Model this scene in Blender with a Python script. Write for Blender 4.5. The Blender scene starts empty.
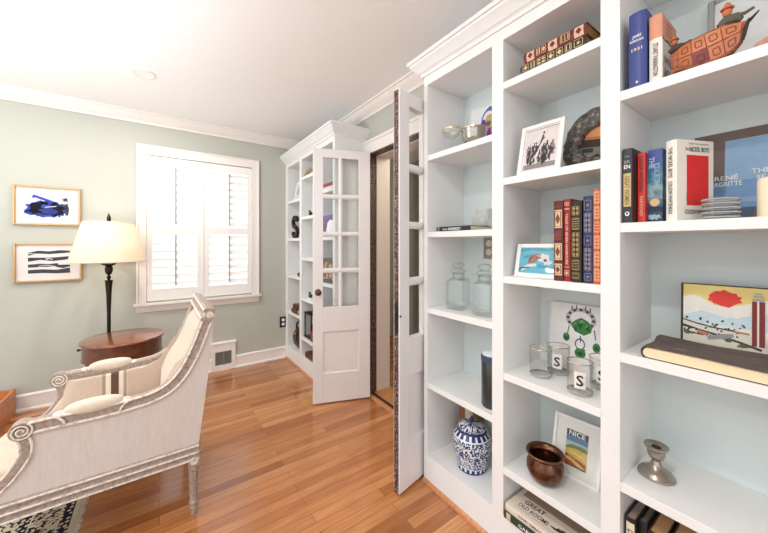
import bpy, bmesh, math, random
from mathutils import Vector, Matrix, noise
PI = math.pi
scene = bpy.context.scene
C = scene.collection
random.seed(7)

# ------------------------------------------------------------------ materials
def lin(c):
    out = []
    for v in c[:3]:
        v = v / 255.0
        out.append(v / 12.92 if v <= 0.04045 else ((v + 0.055) / 1.055) ** 2.4)
    return (*out, 1.0)

class NT:
    """tiny node-tree helper"""
    def __init__(s, name):
        s.m = bpy.data.materials.new(name); s.m.use_nodes = True
        s.t = s.m.node_tree; s.t.nodes.clear()
        s.out = s.n('ShaderNodeOutputMaterial')
        s.x = 0
    def n(s, kind, **kw):
        nd = s.t.nodes.new(kind)
        for k, v in kw.items():
            setattr(nd, k, v)
        return nd
    def l(s, a, b):
        s.t.links.new(a, b)
    def val(s, sock, v):
        if isinstance(v, bpy.types.NodeSocket): s.l(v, sock)
        else: sock.default_value = v
    def math(s, op, a, b=0.0, c=None, clamp=False):
        nd = s.n('ShaderNodeMath', operation=op); nd.use_clamp = clamp
        s.val(nd.inputs[0], a); s.val(nd.inputs[1], b)
        if c is not None: s.val(nd.inputs[2], c)
        return nd.outputs[0]
    def mix(s, f, a, b):
        nd = s.n('ShaderNodeMix', data_type='RGBA')
        s.val(nd.inputs['Factor'], f); s.val(nd.inputs[6], a); s.val(nd.inputs[7], b)
        return nd.outputs[2]
    def coord(s, scale=(1, 1, 1), which='Object'):
        tc = s.n('ShaderNodeTexCoord'); mp = s.n('ShaderNodeMapping')
        s.l(tc.outputs[which], mp.inputs[0]); mp.inputs['Scale'].default_value = scale
        return mp.outputs[0]
    def noise(s, vec, scale, detail=3, rough=0.5):
        nd = s.n('ShaderNodeTexNoise'); s.l(vec, nd.inputs['Vector'])
        nd.inputs['Scale'].default_value = scale; nd.inputs['Detail'].default_value = detail
        nd.inputs['Roughness'].default_value = rough
        return nd.outputs['Fac']
    def ramp(s, f, stops, interp='LINEAR'):
        nd = s.n('ShaderNodeValToRGB'); s.l(f, nd.inputs[0]); cr = nd.color_ramp
        cr.interpolation = interp
        while len(cr.elements) < len(stops): cr.elements.new(0.5)
        for e, (p, c) in zip(cr.elements, stops):
            e.position = p; e.color = c
        return nd.outputs[0]
    def sep(s, vec):
        nd = s.n('ShaderNodeSeparateXYZ'); s.l(vec, nd.inputs[0]); return nd.outputs
    def bump(s, h, strength=0.2, dist=0.002):
        nd = s.n('ShaderNodeBump'); s.l(h, nd.inputs['Height'])
        nd.inputs['Strength'].default_value = strength; nd.inputs['Distance'].default_value = dist
        return nd.outputs[0]
    def bsdf(s, color, rough=0.5, metal=0.0, normal=None, coat=0.0, spec=0.5, **kw):
        b = s.n('ShaderNodeBsdfPrincipled')
        s.val(b.inputs['Base Color'], color); s.val(b.inputs['Roughness'], rough)
        b.inputs['Metallic'].default_value = metal
        b.inputs['Specular IOR Level'].default_value = spec
        b.inputs['Coat Weight'].default_value = coat
        if coat: b.inputs['Coat Roughness'].default_value = 0.12
        if normal is not None: s.l(normal, b.inputs['Normal'])
        s.l(b.outputs[0], s.out.inputs[0])
        s.b = b
        return s.m

_cache = {}
def M(rgb, rough=0.5, metal=0.0, var=0.04, coat=0.0, spec=0.5):
    """plain painted / coloured surface with a faint procedural mottling"""
    key = (tuple(rgb), rough, metal, var, coat, spec)
    if key in _cache: return _cache[key]
    t = NT('surface_%d' % len(_cache))
    v = t.coord()
    f = t.noise(v, 35, 3)
    a = lin(rgb); k = 1 - 2 * var
    b = tuple(x * k for x in a[:3]) + (1,)
    col = t.mix(f, b, a)
    _cache[key] = t.bsdf(col, rough, metal, coat=coat, spec=spec)
    return _cache[key]

WALL = (188, 190, 180)
m_wall = M(WALL, 0.75, var=0.012)
m_ceil = M((246, 246, 246), 0.85, var=0.008)
m_trim = M((240, 233, 228), 0.45, var=0.01)
m_case = M((236, 237, 236), 0.42, var=0.008)
m_back = M((216, 226, 226), 0.55, var=0.01)
m_door = M((238, 234, 234), 0.42, var=0.012)
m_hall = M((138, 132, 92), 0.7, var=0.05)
m_black = M((22, 20, 20), 0.45)
m_dark = M((48, 38, 34), 0.5)
m_bronze = M((40, 33, 29), 0.38, 0.6)
m_white = M((240, 239, 236), 0.5, var=0.01)
m_cream = M((238, 228, 205), 0.6)
m_page = M((232, 220, 192), 0.8, var=0.08)
m_gold = M((198, 158, 88), 0.35, 0.75)
m_giltpale = M((226, 200, 150), 0.45, 0.3)

def mat_floor():
    t = NT('oak_floor')
    v = t.coord()
    br = t.n('ShaderNodeTexBrick'); t.l(v, br.inputs['Vector'])
    br.offset = 0.37; br.offset_frequency = 2; br.squash = 1.0
    br.inputs['Color1'].default_value = (0, 0, 0, 1); br.inputs['Color2'].default_value = (1, 1, 1, 1)
    br.inputs['Mortar'].default_value = (0.5, 0.5, 0.5, 1)
    br.inputs['Scale'].default_value = 1.0; br.inputs['Mortar Size'].default_value = 0.0009
    br.inputs['Mortar Smooth'].default_value = 0.2; br.inputs['Bias'].default_value = 0.0
    br.inputs['Brick Width'].default_value = 0.93; br.inputs['Row Height'].default_value = 0.057
    base = t.ramp(br.outputs['Color'], [(0.0, lin((158, 97, 53))), (0.35, lin((186, 121, 71))), (0.7, lin((197, 133, 82))), (1.0, lin((216, 158, 105)))])
    g = t.coord((1.6, 28, 1))
    g1 = t.noise(g, 3.0, 6, 0.62)
    grain = t.ramp(g1, [(0.32, (0.62, 0.55, 0.50, 1)), (0.55, (1, 1, 1, 1))])
    mx = t.n('ShaderNodeMix', data_type='RGBA', blend_type='MULTIPLY'); mx.inputs['Factor'].default_value = 0.65
    t.l(base, mx.inputs[6]); t.l(grain, mx.inputs[7])
    wv = t.coord((0.9, 9, 1)); w1 = t.noise(wv, 4.0, 3, 0.5)
    ton = t.ramp(w1, [(0.3, (0.86, 0.82, 0.78, 1)), (0.7, (1.04, 1.03, 1.02, 1))])
    m2 = t.n('ShaderNodeMix', data_type='RGBA', blend_type='MULTIPLY'); m2.inputs['Factor'].default_value = 1.0
    t.l(mx.outputs[2], m2.inputs[6]); t.l(ton, m2.inputs[7])
    col = t.mix(br.outputs['Fac'], m2.outputs[2], lin((105, 60, 34)))
    rg = t.math('ADD', t.math('MULTIPLY', g1, 0.12), 0.16)
    return t.bsdf(col, rg, coat=0.45)
m_floor = mat_floor()

def mat_wood(a, b, rough=0.35, scale=(3, 30, 3), coat=0.2):
    t = NT('wood')
    v = t.coord(scale); f = t.noise(v, 3, 6, 0.6)
    return t.bsdf(t.mix(t.ramp(f, [(0.3, (0, 0, 0, 1)), (0.7, (1, 1, 1, 1))]), lin(a), lin(b)), rough, coat=coat)
m_table = mat_wood((96, 44, 22), (150, 82, 44), 0.16, (14, 3, 3), 0.7)
m_crate = mat_wood((186, 110, 60), (214, 142, 84), 0.4, (4, 4, 30), 0.1)
m_dkwood = mat_wood((54, 32, 22), (92, 56, 38), 0.4)

def mat_weathered(dark, light, lo, hi, scale=(26, 26, 26)):
    t = NT('whitewashed_wood')
    v = t.coord(scale); f = t.noise(v, 2.2, 8, 0.7)
    f2 = t.ramp(f, [(lo, (0, 0, 0, 1)), (hi, (1, 1, 1, 1))])
    return t.bsdf(t.mix(f2, lin(dark), lin(light)), 0.6, normal=t.bump(f, 0.3, 0.002))
m_chairwood = mat_weathered((126, 104, 92), (198, 183, 172), 0.30, 0.74, (34, 60, 34))
m_chairbead = mat_weathered((176, 156, 143), (232, 222, 213), 0.34, 0.52)
m_worn = mat_weathered((62, 34, 30), (206, 172, 160), 0.52, 0.64, (60, 60, 40))

def mat_linen(base, dark, stripes=False):
    t = NT('linen')
    v1 = t.coord((500, 500, 60)); v2 = t.coord((60, 60, 500))
    f = t.math('MULTIPLY', t.math('ADD', t.noise(v1, 1, 2), t.noise(v2, 1, 2)), 0.5)
    v3 = t.coord((90, 90, 16)); f3 = t.noise(v3, 1, 3)
    f = t.math('ADD', t.math('MULTIPLY', f, 0.6), t.math('MULTIPLY', f3, 0.4))
    fr = t.ramp(f, [(0.3, (0, 0, 0, 1)), (0.7, (1, 1, 1, 1))])
    col = t.mix(fr, lin(dark), lin(base))
    if stripes:
        x = t.sep(t.coord())[0]
        def band(lo, hi):
            return t.math('MULTIPLY', t.math('GREATER_THAN', x, lo), t.math('LESS_THAN', x, hi))
        cx = -0.196
        for lo, hi, c in ((-0.052, 0.052, (232, 222, 208)), (-0.052, -0.038, (170, 148, 130)), (0.036, 0.050, (176, 156, 138)), (-0.0165, 0.0165, (104, 78, 64))):
            col = t.mix(band(cx + lo, cx + hi), col, lin(c))
    m = t.bsdf(col, 0.9, normal=t.bump(f, 0.25, 0.001), spec=0.15)
    t.b.inputs['Sheen Weight'].default_value = 0.15
    return m
m_linen = mat_linen((220, 211, 206), (203, 193, 187))
m_linen_in = mat_linen((214, 197, 180), (196, 178, 160), True)
m_pad = mat_linen((226, 214, 199), (212, 198, 181))

def mat_glass(tint=(0.93, 0.96, 0.95), edge=0.55, name='clear_glass', lo=0.03):
    """thin glass: clear straight on, reflective and slightly grey toward the rim"""
    t = NT(name)
    lw = t.n('ShaderNodeLayerWeight'); lw.inputs[0].default_value = 0.35
    fac = t.math('ADD', t.math('MULTIPLY', t.math('POWER', lw.outputs['Facing'], 2.0), edge), lo, clamp=True)
    tr = t.n('ShaderNodeBsdfTransparent')
    rim = t.math('POWER', lw.outputs['Facing'], 3.0)
    t.l(t.mix(rim, (*tint, 1), tuple(c * (1 - edge * .75) for c in tint) + (1,)), tr.inputs[0])
    gl = t.n('ShaderNodeBsdfGlossy'); gl.inputs['Roughness'].default_value = 0.03; gl.inputs[0].default_value = (0.92, 0.94, 0.93, 1)
    ms = t.n('ShaderNodeMixShader'); t.l(fac, ms.inputs[0]); t.l(tr.outputs[0], ms.inputs[1]); t.l(gl.outputs[0], ms.inputs[2])
    t.l(ms.outputs[0], t.out.inputs[0])
    return t.m
m_glass = mat_glass((.985, .985, .98), .42)
m_frameglass = mat_glass((.985, .985, .985), .12, 'picture_glass', .012)
m_jar = mat_glass((0.965, 0.975, 0.97), 0.8, 'jar_glass', 0.05)
m_pane = mat_glass((0.97, 0.98, 0.98), 0.35, 'window_glass', 0.03)

def mat_emit(rgb, s):
    t = NT('lit_lens'); e = t.n('ShaderNodeEmission'); e.inputs[0].default_value = lin(rgb); e.inputs[1].default_value = s
    t.l(e.outputs[0], t.out.inputs[0]); return t.m

def mat_shade():
    t = NT('lamp_shade_fabric')
    v = t.coord((220, 220, 30)); f = t.noise(v, 1, 2)
    c = t.mix(f, lin((246, 234, 218)), lin((250, 240, 226)))
    d = t.n('ShaderNodeBsdfDiffuse'); t.l(c, d.inputs[0])
    tr = t.n('ShaderNodeBsdfTranslucent'); t.l(c, tr.inputs[0])
    ms = t.n('ShaderNodeMixShader'); ms.inputs[0].default_value = 0.5
    t.l(d.outputs[0], ms.inputs[1]); t.l(tr.outputs[0], ms.inputs[2]); t.l(ms.outputs[0], t.out.inputs[0])
    return t.m
m_shade = mat_shade()
m_shutter = M((243, 240, 236), 0.5, var=0.008)

# ------------------------------------------------------------------ mesh building
class MB:
    def __init__(s): s.v = []; s.f = []; s.mi = []; s.cur = 0
    def add(s, vs, fs):
        b = len(s.v); s.v += [tuple(x) for x in vs]
        for f in fs: s.f.append(tuple(b + i for i in f)); s.mi.append(s.cur)
        return s
    def box(s, x0, x1, y0, y1, z0, z1):
        x0, x1 = sorted((x0, x1)); y0, y1 = sorted((y0, y1)); z0, z1 = sorted((z0, z1))
        return s.add([(x0, y0, z0), (x1, y0, z0), (x1, y1, z0), (x0, y1, z0), (x0, y0, z1), (x1, y0, z1), (x1, y1, z1), (x0, y1, z1)],
              [(0, 3, 2, 1), (4, 5, 6, 7), (0, 1, 5, 4), (1, 2, 6, 5), (2, 3, 7, 6), (3, 0, 4, 7)])
    def lathe(s, prof, c=(0, 0, 0), n=32, axis='z', rad=None, closed=False):
        """prof: list of (r, h). rad(theta, h) scales r"""
        vs = []; fs = []
        for (r, h) in prof:
            for k in range(n):
                a = 2 * PI * k / n
                rr = r * (rad(a, h) if rad else 1)
                p = (rr * math.cos(a), rr * math.sin(a), h)
                if axis == 'y': p = (p[0], p[2], p[1])
                if axis == 'x': p = (p[2], p[0], p[1])
                vs.append((c[0] + p[0], c[1] + p[1], c[2] + p[2]))
        m = len(prof)
        rng = range(m) if closed else range(m - 1)
        for i in rng:
            j = (i + 1) % m
            for k in range(n):
                l = (k + 1) % n
                fs.append((i * n + k, i * n + l, j * n + l, j * n + k))
        if not closed:
            if prof[0][0] > 1e-6: fs.append(tuple(range(n)))
            if prof[-1][0] > 1e-6: fs.append(tuple((m - 1) * n + k for k in range(n)))
        return s.add(vs, fs)
    def cyl(s, c, r, h, n=24, axis='z'):
        return s.lathe([(r, 0), (r, h)], c, n, axis)
    def ell(s, c, rx, ry, rz, n=24, m=12, p=1.0):
        """(super)ellipsoid"""
        def sg(v): return math.copysign(abs(v) ** p, v)
        vs = []; fs = []
        for i in range(m + 1):
            t = -PI / 2 + PI * i / m
            for k in range(n):
                a = 2 * PI * k / n
                vs.append((c[0] + rx * sg(math.cos(t)) * sg(math.cos(a)), c[1] + ry * sg(math.cos(t)) * sg(math.sin(a)), c[2] + rz * sg(math.sin(t))))
        for i in range(m):
            for k in range(n):
                l = (k + 1) % n
                fs.append((i * n + k, i * n + l, (i + 1) * n + l, (i + 1) * n + k))
        return s.add(vs, fs)
    def prism(s, poly, ax, lo, hi):
        """poly of 2D points extruded along axis ax (0=x: poly is (y,z); 1=y: (x,z); 2=z: (x,y))"""
        def P(p, h):
            q = list(p); q.insert(ax, h); return q
        n = len(poly)
        vs = [P(p, lo) for p in poly] + [P(p, hi) for p in poly]
        fs = [tuple(range(n)), tuple(range(2 * n - 1, n - 1, -1))] + [(i, (i + 1) % n, n + (i + 1) % n, n + i) for i in range(n)]
        return s.add(vs, fs)
    def sweep(s, path, prof, y=0.0, cap=True):
        """path: (x,z) points; prof: (n, q): n along the in-plane normal, q along y"""
        N = len(path); k = len(prof); vs = []; fs = []
        for i, p in enumerate(path):
            a = path[max(0, i - 1)]; b = path[min(N - 1, i + 1)]
            tx, tz = b[0] - a[0], b[1] - a[1]; L = math.hypot(tx, tz) or 1
            nx, nz = -tz / L, tx / L
            for (n_, q) in prof: vs.append((p[0] + nx * n_, y + q, p[1] + nz * n_))
        for i in range(N - 1):
            for j in range(k):
                l = (j + 1) % k
                fs.append((i * k + j, i * k + l, (i + 1) * k + l, (i + 1) * k + j))
        if cap: fs += [tuple(range(k)), tuple((N - 1) * k + j for j in range(k))]
        return s.add(vs, fs)
    def tube(s, pts, r, n=10, cyc=False):
        pts = [Vector(p) for p in pts]; N = len(pts); vs = []; fs = []
        prev = None
        for i, p in enumerate(pts):
            a = pts[(i - 1) % N] if (cyc or i > 0) else p; b = pts[(i + 1) % N] if (cyc or i < N - 1) else p
            t = (b - a).normalized()
            if prev is None:
                up = Vector((0, 0, 1)) if abs(t.z) < 0.9 else Vector((1, 0, 0))
                u = t.cross(up).normalized()
            else:
                u = (prev - t * prev.dot(t)).normalized()
            prev = u; w = t.cross(u)
            rr = r[i] if isinstance(r, (list, tuple)) else r
            for k in range(n):
                an = 2 * PI * k / n
                vs.append(p + (u * math.cos(an) + w * math.sin(an)) * rr)
        rng = range(N) if cyc else range(N - 1)
        for i in rng:
            j = (i + 1) % N
            for k in range(n):
                l = (k + 1) % n
                fs.append((i * n + k, i * n + l, j * n + l, j * n + k))
        if not cyc: fs += [tuple(range(n)), tuple((N - 1) * n + k for k in range(n))]
        return s.add(vs, fs)
    def xf(s, mat, start=0):
        for i in range(start, len(s.v)): s.v[i] = tuple(mat @ Vector(s.v[i]))
        return s
    def build(s, name, mats, parent=None, smooth=True, bevel=0.0, seg=2, sub=0, ang=38, recalc=True):
        me = bpy.data.meshes.new(name)
        me.from_pydata(s.v, [], s.f); me.update()
        if not isinstance(mats, (list, tuple)): mats = [mats]
        for m in mats: me.materials.append(m)
        me.polygons.foreach_set('material_index', s.mi)
        if recalc:
            bm = bmesh.new(); bm.from_mesh(me)
            bmesh.ops.recalc_face_normals(bm, faces=bm.faces[:]); bm.to_mesh(me); bm.free()
        if smooth:
            me.polygons.foreach_set('use_smooth', [True] * len(me.polygons))
            me.set_sharp_from_angle(angle=math.radians(ang))
        o = bpy.data.objects.new(name, me); C.objects.link(o)
        if parent is not None: o.parent = parent
        if bevel:
            b = o.modifiers.new('bevel', 'BEVEL'); b.width = bevel; b.segments = seg; b.limit_method = 'ANGLE'; b.angle_limit = math.radians(40)
        if sub:
            b = o.modifiers.new('sub', 'SUBSURF'); b.levels = sub; b.render_levels = sub
        return o

def tag(o, label, cat, group=None, kind=None):
    o['label'] = label; o['category'] = cat
    if group: o['group'] = group
    if kind: o['kind'] = kind
    return o
def thing(name, label, cat, loc=(0, 0, 0), rot=(0, 0, 0), group=None, kind=None):
    o = bpy.data.objects.new(name, None); C.objects.link(o); o.empty_display_size = 0.05
    o.location = loc; o.rotation_euler = rot
    return tag(o, label, cat, group, kind)
def structure(name, mb, mat, label, cat, **kw):
    return tag(mb.build(name, mat, None, **kw), label, cat, kind='structure')
def box(*a): return MB().box(*a)
def smoothpath(pts, k=6):
    out = []
    n = len(pts)
    for i in range(n - 1):
        p0 = pts[max(0, i - 1)]; p1 = pts[i]; p2 = pts[i + 1]; p3 = pts[min(n - 1, i + 2)]
        for j in range(k):
            t = j / k
            out.append(tuple(0.5 * ((2 * b) + (-a + c) * t + (2 * a - 5 * b + 4 * c - d) * t * t + (-a + 3 * b - 3 * c + d) * t ** 3)
                             for a, b, c, d in zip(p0, p1, p2, p3)))
    out.append(tuple(pts[-1]))
    return out

# -------- flat art (printed / painted images on real panels)
def rect(x0, y0, x1, y1): return [(x0, y0), (x1, y0), (x1, y1), (x0, y1)]
def oval(cx, cy, rx, ry, n=20, rot=0.0):
    return [(cx + rx * math.cos(a) * math.cos(rot) - ry * math.sin(a) * math.sin(rot), cy + rx * math.cos(a) * math.sin(rot) + ry * math.sin(a) * math.cos(rot)) for a in (2 * PI * k / n for k in range(n))]
def blob(cx, cy, rx, ry, seed, jag=0.25, n=28):
    r = random.Random(seed); out = []
    for k in range(n):
        a = 2 * PI * k / n; q = 1 + jag * (r.random() - 0.5) * 2
        out.append((cx + rx * q * math.cos(a), cy + ry * q * math.sin(a)))
    return out
def stroke(pts, w, seed=0, jag=0.0):
    r = random.Random(seed); up = []; dn = []
    for i, p in enumerate(pts):
        a = pts[max(0, i - 1)]; b = pts[min(len(pts) - 1, i + 1)]
        L = math.hypot(b[0] - a[0], b[1] - a[1]) or 1
        nx, ny = -(b[1] - a[1]) / L, (b[0] - a[0]) / L
        h1 = w / 2 * (1 + jag * (r.random() - .5) * 2); h2 = w / 2 * (1 + jag * (r.random() - .5) * 2)
        up.append((p[0] + nx * h1, p[1] + ny * h1)); dn.append((p[0] - nx * h2, p[1] - ny * h2))
    return up + dn[::-1]
def ring(cx, cy, r, w, n=24, sx=1.0, sy=1.0):
    return [[(cx + sx * q * math.cos(a), cy + sy * q * math.sin(a)) for (q, a) in ((r, t0), (r, t1), (r - w, t1), (r - w, t0))] for t0, t1 in ((2 * PI * k / n, 2 * PI * (k + 1) / n) for k in range(n))]
def art(name, parent, org, xd, yd, layers, step=0.00025):
    """layers: [(material, [polygons])], later ones lie on the earlier ones"""
    o = Vector(org); X = Vector(xd).normalized(); Y = Vector(yd).normalized(); N = X.cross(Y)
    mb = MB(); mats = []
    for i, (m, polys) in enumerate(layers):
        mats.append(m); mb.cur = i
        for p in polys:
            mb.add([o + X * a + Y * b + N * (step * (i + 1)) for a, b in p], [tuple(range(len(p)))])
    return mb.build(name, mats, parent, smooth=False, recalc=False)
def text(body, org, xd, yd, h, mat, parent, width=None, name='lettering', align='CENTER', lift=0.0005):
    """letters of cap height h, centred on org; squeezed to width if given"""
    cu = bpy.data.curves.new('t', 'FONT'); cu.body = body; cu.size = 1.0; cu.align_x = align; cu.align_y = 'CENTER'
    cu.resolution_u = 2; cu.offset = .016
    to = bpy.data.objects.new('t', cu); C.objects.link(to)
    dg = bpy.context.evaluated_depsgraph_get()
    me = bpy.data.meshes.new_from_object(to.evaluated_get(dg))
    bpy.data.objects.remove(to); bpy.data.curves.remove(cu)
    xs = [v.co.x for v in me.vertices]; ys = [v.co.y for v in me.vertices]
    if not xs: return None
    sy = h / 0.70
    sx = sy if width is None else width / max(1e-6, max(xs) - min(xs))
    mx = (max(xs) + min(xs)) / 2; my = (max(ys) + min(ys)) / 2
    X = Vector(xd).normalized(); Y = Vector(yd).normalized(); N = X.cross(Y); o = Vector(org) + N * lift
    for v in me.vertices:
        v.co = o + X * ((v.co.x - mx) * sx) + Y * ((v.co.y - my) * sy)
    me.materials.clear(); me.materials.append(mat); me.name = name
    ob = bpy.data.objects.new(name, me); C.objects.link(ob); ob.parent = parent
    return ob

# ------------------------------------------------------------------ camera, world, view
H = 1.27; YAW = math.radians(35.18)
cam = bpy.data.cameras.new('camera'); camo = bpy.data.objects.new('camera', cam); C.objects.link(camo)
cam.sensor_width = 36; cam.lens = 318.7 / 768 * 36; cam.shift_y = -22.1 / 768; cam.clip_start = 0.02
camo.location = (0, 0, H); camo.rotation_euler = (PI / 2, 0, -YAW)
scene.camera = camo
scene.view_settings.view_transform = 'Standard'; scene.view_settings.look = 'None'
scene.view_settings.gamma = 1.0; scene.view_settings.use_curve_mapping = False
scene.view_settings.exposure = -0.02
w = bpy.data.worlds.new('overcast_sky'); scene.world = w; w.use_nodes = True
bg = w.node_tree.nodes['Background']; bg.inputs[0].default_value = (0.93, 0.97, 1.0, 1); bg.inputs[1].default_value = 1.55

# ------------------------------------------------------------------ the room
XW = 1.465; XJ = 1.655; YB = 3.58; ZC = 2.44
XL, YR = -3.2, -2.6
structure('floor', box(XL, 3.1, YR, YB, -0.06, 0), m_floor, 'orange oak strip floor with a soft sheen', 'floor', smooth=False)
structure('ceiling', box(XL, 3.1, YR, YB + .15, ZC, ZC + .08), m_ceil, 'plain white ceiling', 'ceiling', smooth=False)
# back wall with the window opening
OX0, OX1, OZ0, OZ1 = -0.09, 0.80, 0.755, 2.075
mb = MB().box(XL, OX0, YB, YB + .15, 0, ZC).box(OX1, 3.1, YB, YB + .15, 0, ZC).box(OX0, OX1, YB, YB + .15, 0, OZ0).box(OX0, OX1, YB, YB + .15, OZ1, ZC)
structure('wall_back', mb, m_wall, 'sage green wall with the shuttered window', 'wall', smooth=False)
DY0, DY1, DZ = 1.36, 2.285, 2.035
mb = MB().box(XW, XJ, DY1, YB, 0, ZC).box(XW, XJ, YR, DY0, 0, ZC).box(XW, XJ, DY0, DY1, DZ, ZC)
structure('wall_right', mb, m_wall, 'sage green wall behind the bookcases, with the doorway', 'wall', smooth=False)
# the dim room beyond the doorway
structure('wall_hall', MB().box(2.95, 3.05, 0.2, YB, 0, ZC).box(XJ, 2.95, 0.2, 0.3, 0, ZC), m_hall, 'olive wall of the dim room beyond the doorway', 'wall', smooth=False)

def mould(mb, pts, prof, up=True):
    pass
# crown moulding: profile (out from wall, z)
CR = [(0, 2.35), (.012, 2.35), (.014, 2.366), (.022, 2.374), (.034, 2.382), (.05, 2.398), (.062, 2.414), (.066, 2.424), (.078, 2.426), (.08, 2.44), (0, 2.44)]
structure('trim_1', MB().prism([(YB - a, z) for a, z in CR], 0, XL, XW), m_trim, 'white crown moulding along the window wall', 'crown moulding', ang=25)
structure('trim_2', MB().prism([(XW - a, z) for a, z in CR], 1, YR, YB), m_trim, 'white crown moulding above the doorway', 'crown moulding', ang=25)
# baseboard of the back wall
BB = [(0, 0), (.03, 0), (.03, .012), (.018, .022), (.016, .022), (.016, .105), (.02, .108), (.02, .116), (.012, .124), (.006, .128), (0, .128)]
mb = MB()
mb.prism([(YB - a, z) for a, z in BB], 0, XL, .418); mb.prism([(YB - a, z) for a, z in BB], 0, .642, 1.19)
structure('baseboard_back', mb, m_trim, 'white baseboard with an oak shoe along the window wall', 'baseboard', ang=25)
# door casing (jambs, head) and the dark unpainted rebate round the opening
def casing(mb, y0, y1, z0, z1, horiz=False):
    mb.box(XW - .018, XW, y0, y1, z0, z1)
mb = MB()
mb.box(XW - .018, XW, DY1 + .004, 2.349, 0, 2.14).box(XW - .018, XW, 1.282, DY0 - .004, 0, 2.14).box(XW - .018, XW, DY0 - .004, DY1 + .004, DZ + .004, 2.14)
mb.box(XW - .028, XW, 1.282, 2.349, 2.125, 2.15)
mb.box(XW - .024, XW, 1.282, 1.294, 0, 2.125).box(XW - .024, XW, 2.338, 2.349, 0, 2.125)
structure('trim_3', mb, m_trim, 'white casing round the doorway', 'door casing', bevel=.003)
mb = MB().box(XW + .062, XJ + .01, DY1 - .012, DY1, 0, DZ).box(XW + .062, XJ + .01, DY0, DY0 + .012, 0, DZ).box(XW + .062, XJ + .01, DY0 + .012, DY1 - .012, DZ - .012, DZ)
structure('trim_4', mb, M((232, 220, 214), .5), 'pale lining of the doorway', 'door jamb', smooth=False)
mb = MB().box(XW - .014, XW + .062, DY1 - .004, DY1 + .003, 0, DZ).box(XW - .014, XW + .062, DY0 - .003, DY0 + .004, 0, DZ).box(XW - .014, XW + .062, DY0 + .004, DY1 - .004, DZ - .006, DZ + .004)
structure('trim_5', mb, m_worn, 'dark worn unpainted rebate round the doorway', 'door jamb', smooth=False)
mb = MB().prism([(XW - .035, 0), (XW - .025, .008), (XW - .002, .01), (XW - .002, 0)], 1, DY0, DY1)
mb.cur = 1; mb.box(XW, XW + .03, DY0, DY1, 0, .009)
mb.cur = 0; mb.prism([(XW + .032, 0), (XW + .034, .012), (XJ + .02, .012), (XJ + .04, 0)], 1, DY0 + .012, DY1 - .012)
structure('trim_6', mb, [mat_wood((170, 104, 60), (206, 146, 96), .3), m_dark], 'oak threshold with a dark groove in the doorway', 'threshold', smooth=False)
# louvered closet shutter on the far side of the dim room
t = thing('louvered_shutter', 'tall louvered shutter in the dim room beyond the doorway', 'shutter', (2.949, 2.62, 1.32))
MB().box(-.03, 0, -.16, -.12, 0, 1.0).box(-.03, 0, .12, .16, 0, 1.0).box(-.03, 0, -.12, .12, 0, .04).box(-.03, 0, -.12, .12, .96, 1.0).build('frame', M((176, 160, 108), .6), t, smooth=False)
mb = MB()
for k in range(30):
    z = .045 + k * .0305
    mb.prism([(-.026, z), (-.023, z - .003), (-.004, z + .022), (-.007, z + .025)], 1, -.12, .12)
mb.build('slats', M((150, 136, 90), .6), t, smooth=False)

# ------------------------------------------------------------------ window with plantation shutters
win = thing('window_1', 'white framed window with two plantation shutter panels', 'window', (0, YB, 0), kind='structure')
CX0, CX1, CZ0, CZ1 = -.168, .874, .742, 2.165
mb = MB()
def cas(x0, x1, z0, z1):
    mb.box(x0, x1, -.018, 0, z0, z1)
cas(CX0, CX0 + .074, CZ0, CZ1); cas(CX1 - .074, CX1, CZ0, CZ1); cas(CX0 + .074, CX1 - .074, CZ1 - .088, CZ1)
mb.box(CX0, CX0 + .016, -.027, 0, CZ0, CZ1).box(CX1 - .016, CX1, -.027, 0, CZ0, CZ1).box(CX0 + .016, CX1 - .016, -.027, 0, CZ1 - .016, CZ1)
mb.box(CX0 + .064, CX0 + .074, -.022, 0, CZ0, CZ1 - .078).box(CX1 - .074, CX1 - .064, -.022, 0, CZ0, CZ1 - .078).box(CX0 + .064, CX1 - .064, -.022, 0, CZ1 - .088, CZ1 - .078)
mb.build('casing', m_trim, win, bevel=.003)
mb = MB().box(CX0 - .02, CX1 + .02, -.05, 0, .722, .742)
mb.prism([(0, .66), (-.012, .66), (-.014, .672), (-.02, .68), (-.022, .7), (-.034, .715), (-.036, .722), (0, .722)], 0, CX0, CX1)
mb.build('sill', m_trim, win, bevel=.002)
MB().box(OX0, OX0 + .012, 0, .15, OZ0, OZ1).box(OX1 - .012, OX1, 0, .15, OZ0, OZ1).box(OX0 + .012, OX1 - .012, 0, .15, OZ1 - .012, OZ1).box(OX0 + .012, OX1 - .012, 0, .15, OZ0, OZ0 + .012).build('window_frame', m_trim, win, smooth=False)
MB().box(OX0 + .012, OX1 - .012, .11, .114, OZ0 + .012, OZ1 - .012).build('pane', m_pane, win, smooth=False)
MB().box(OX0 + .012, OX1 - .012, .10, .125, 1.395, 1.435).build('sash_rail', m_trim, win, smooth=False)
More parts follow.
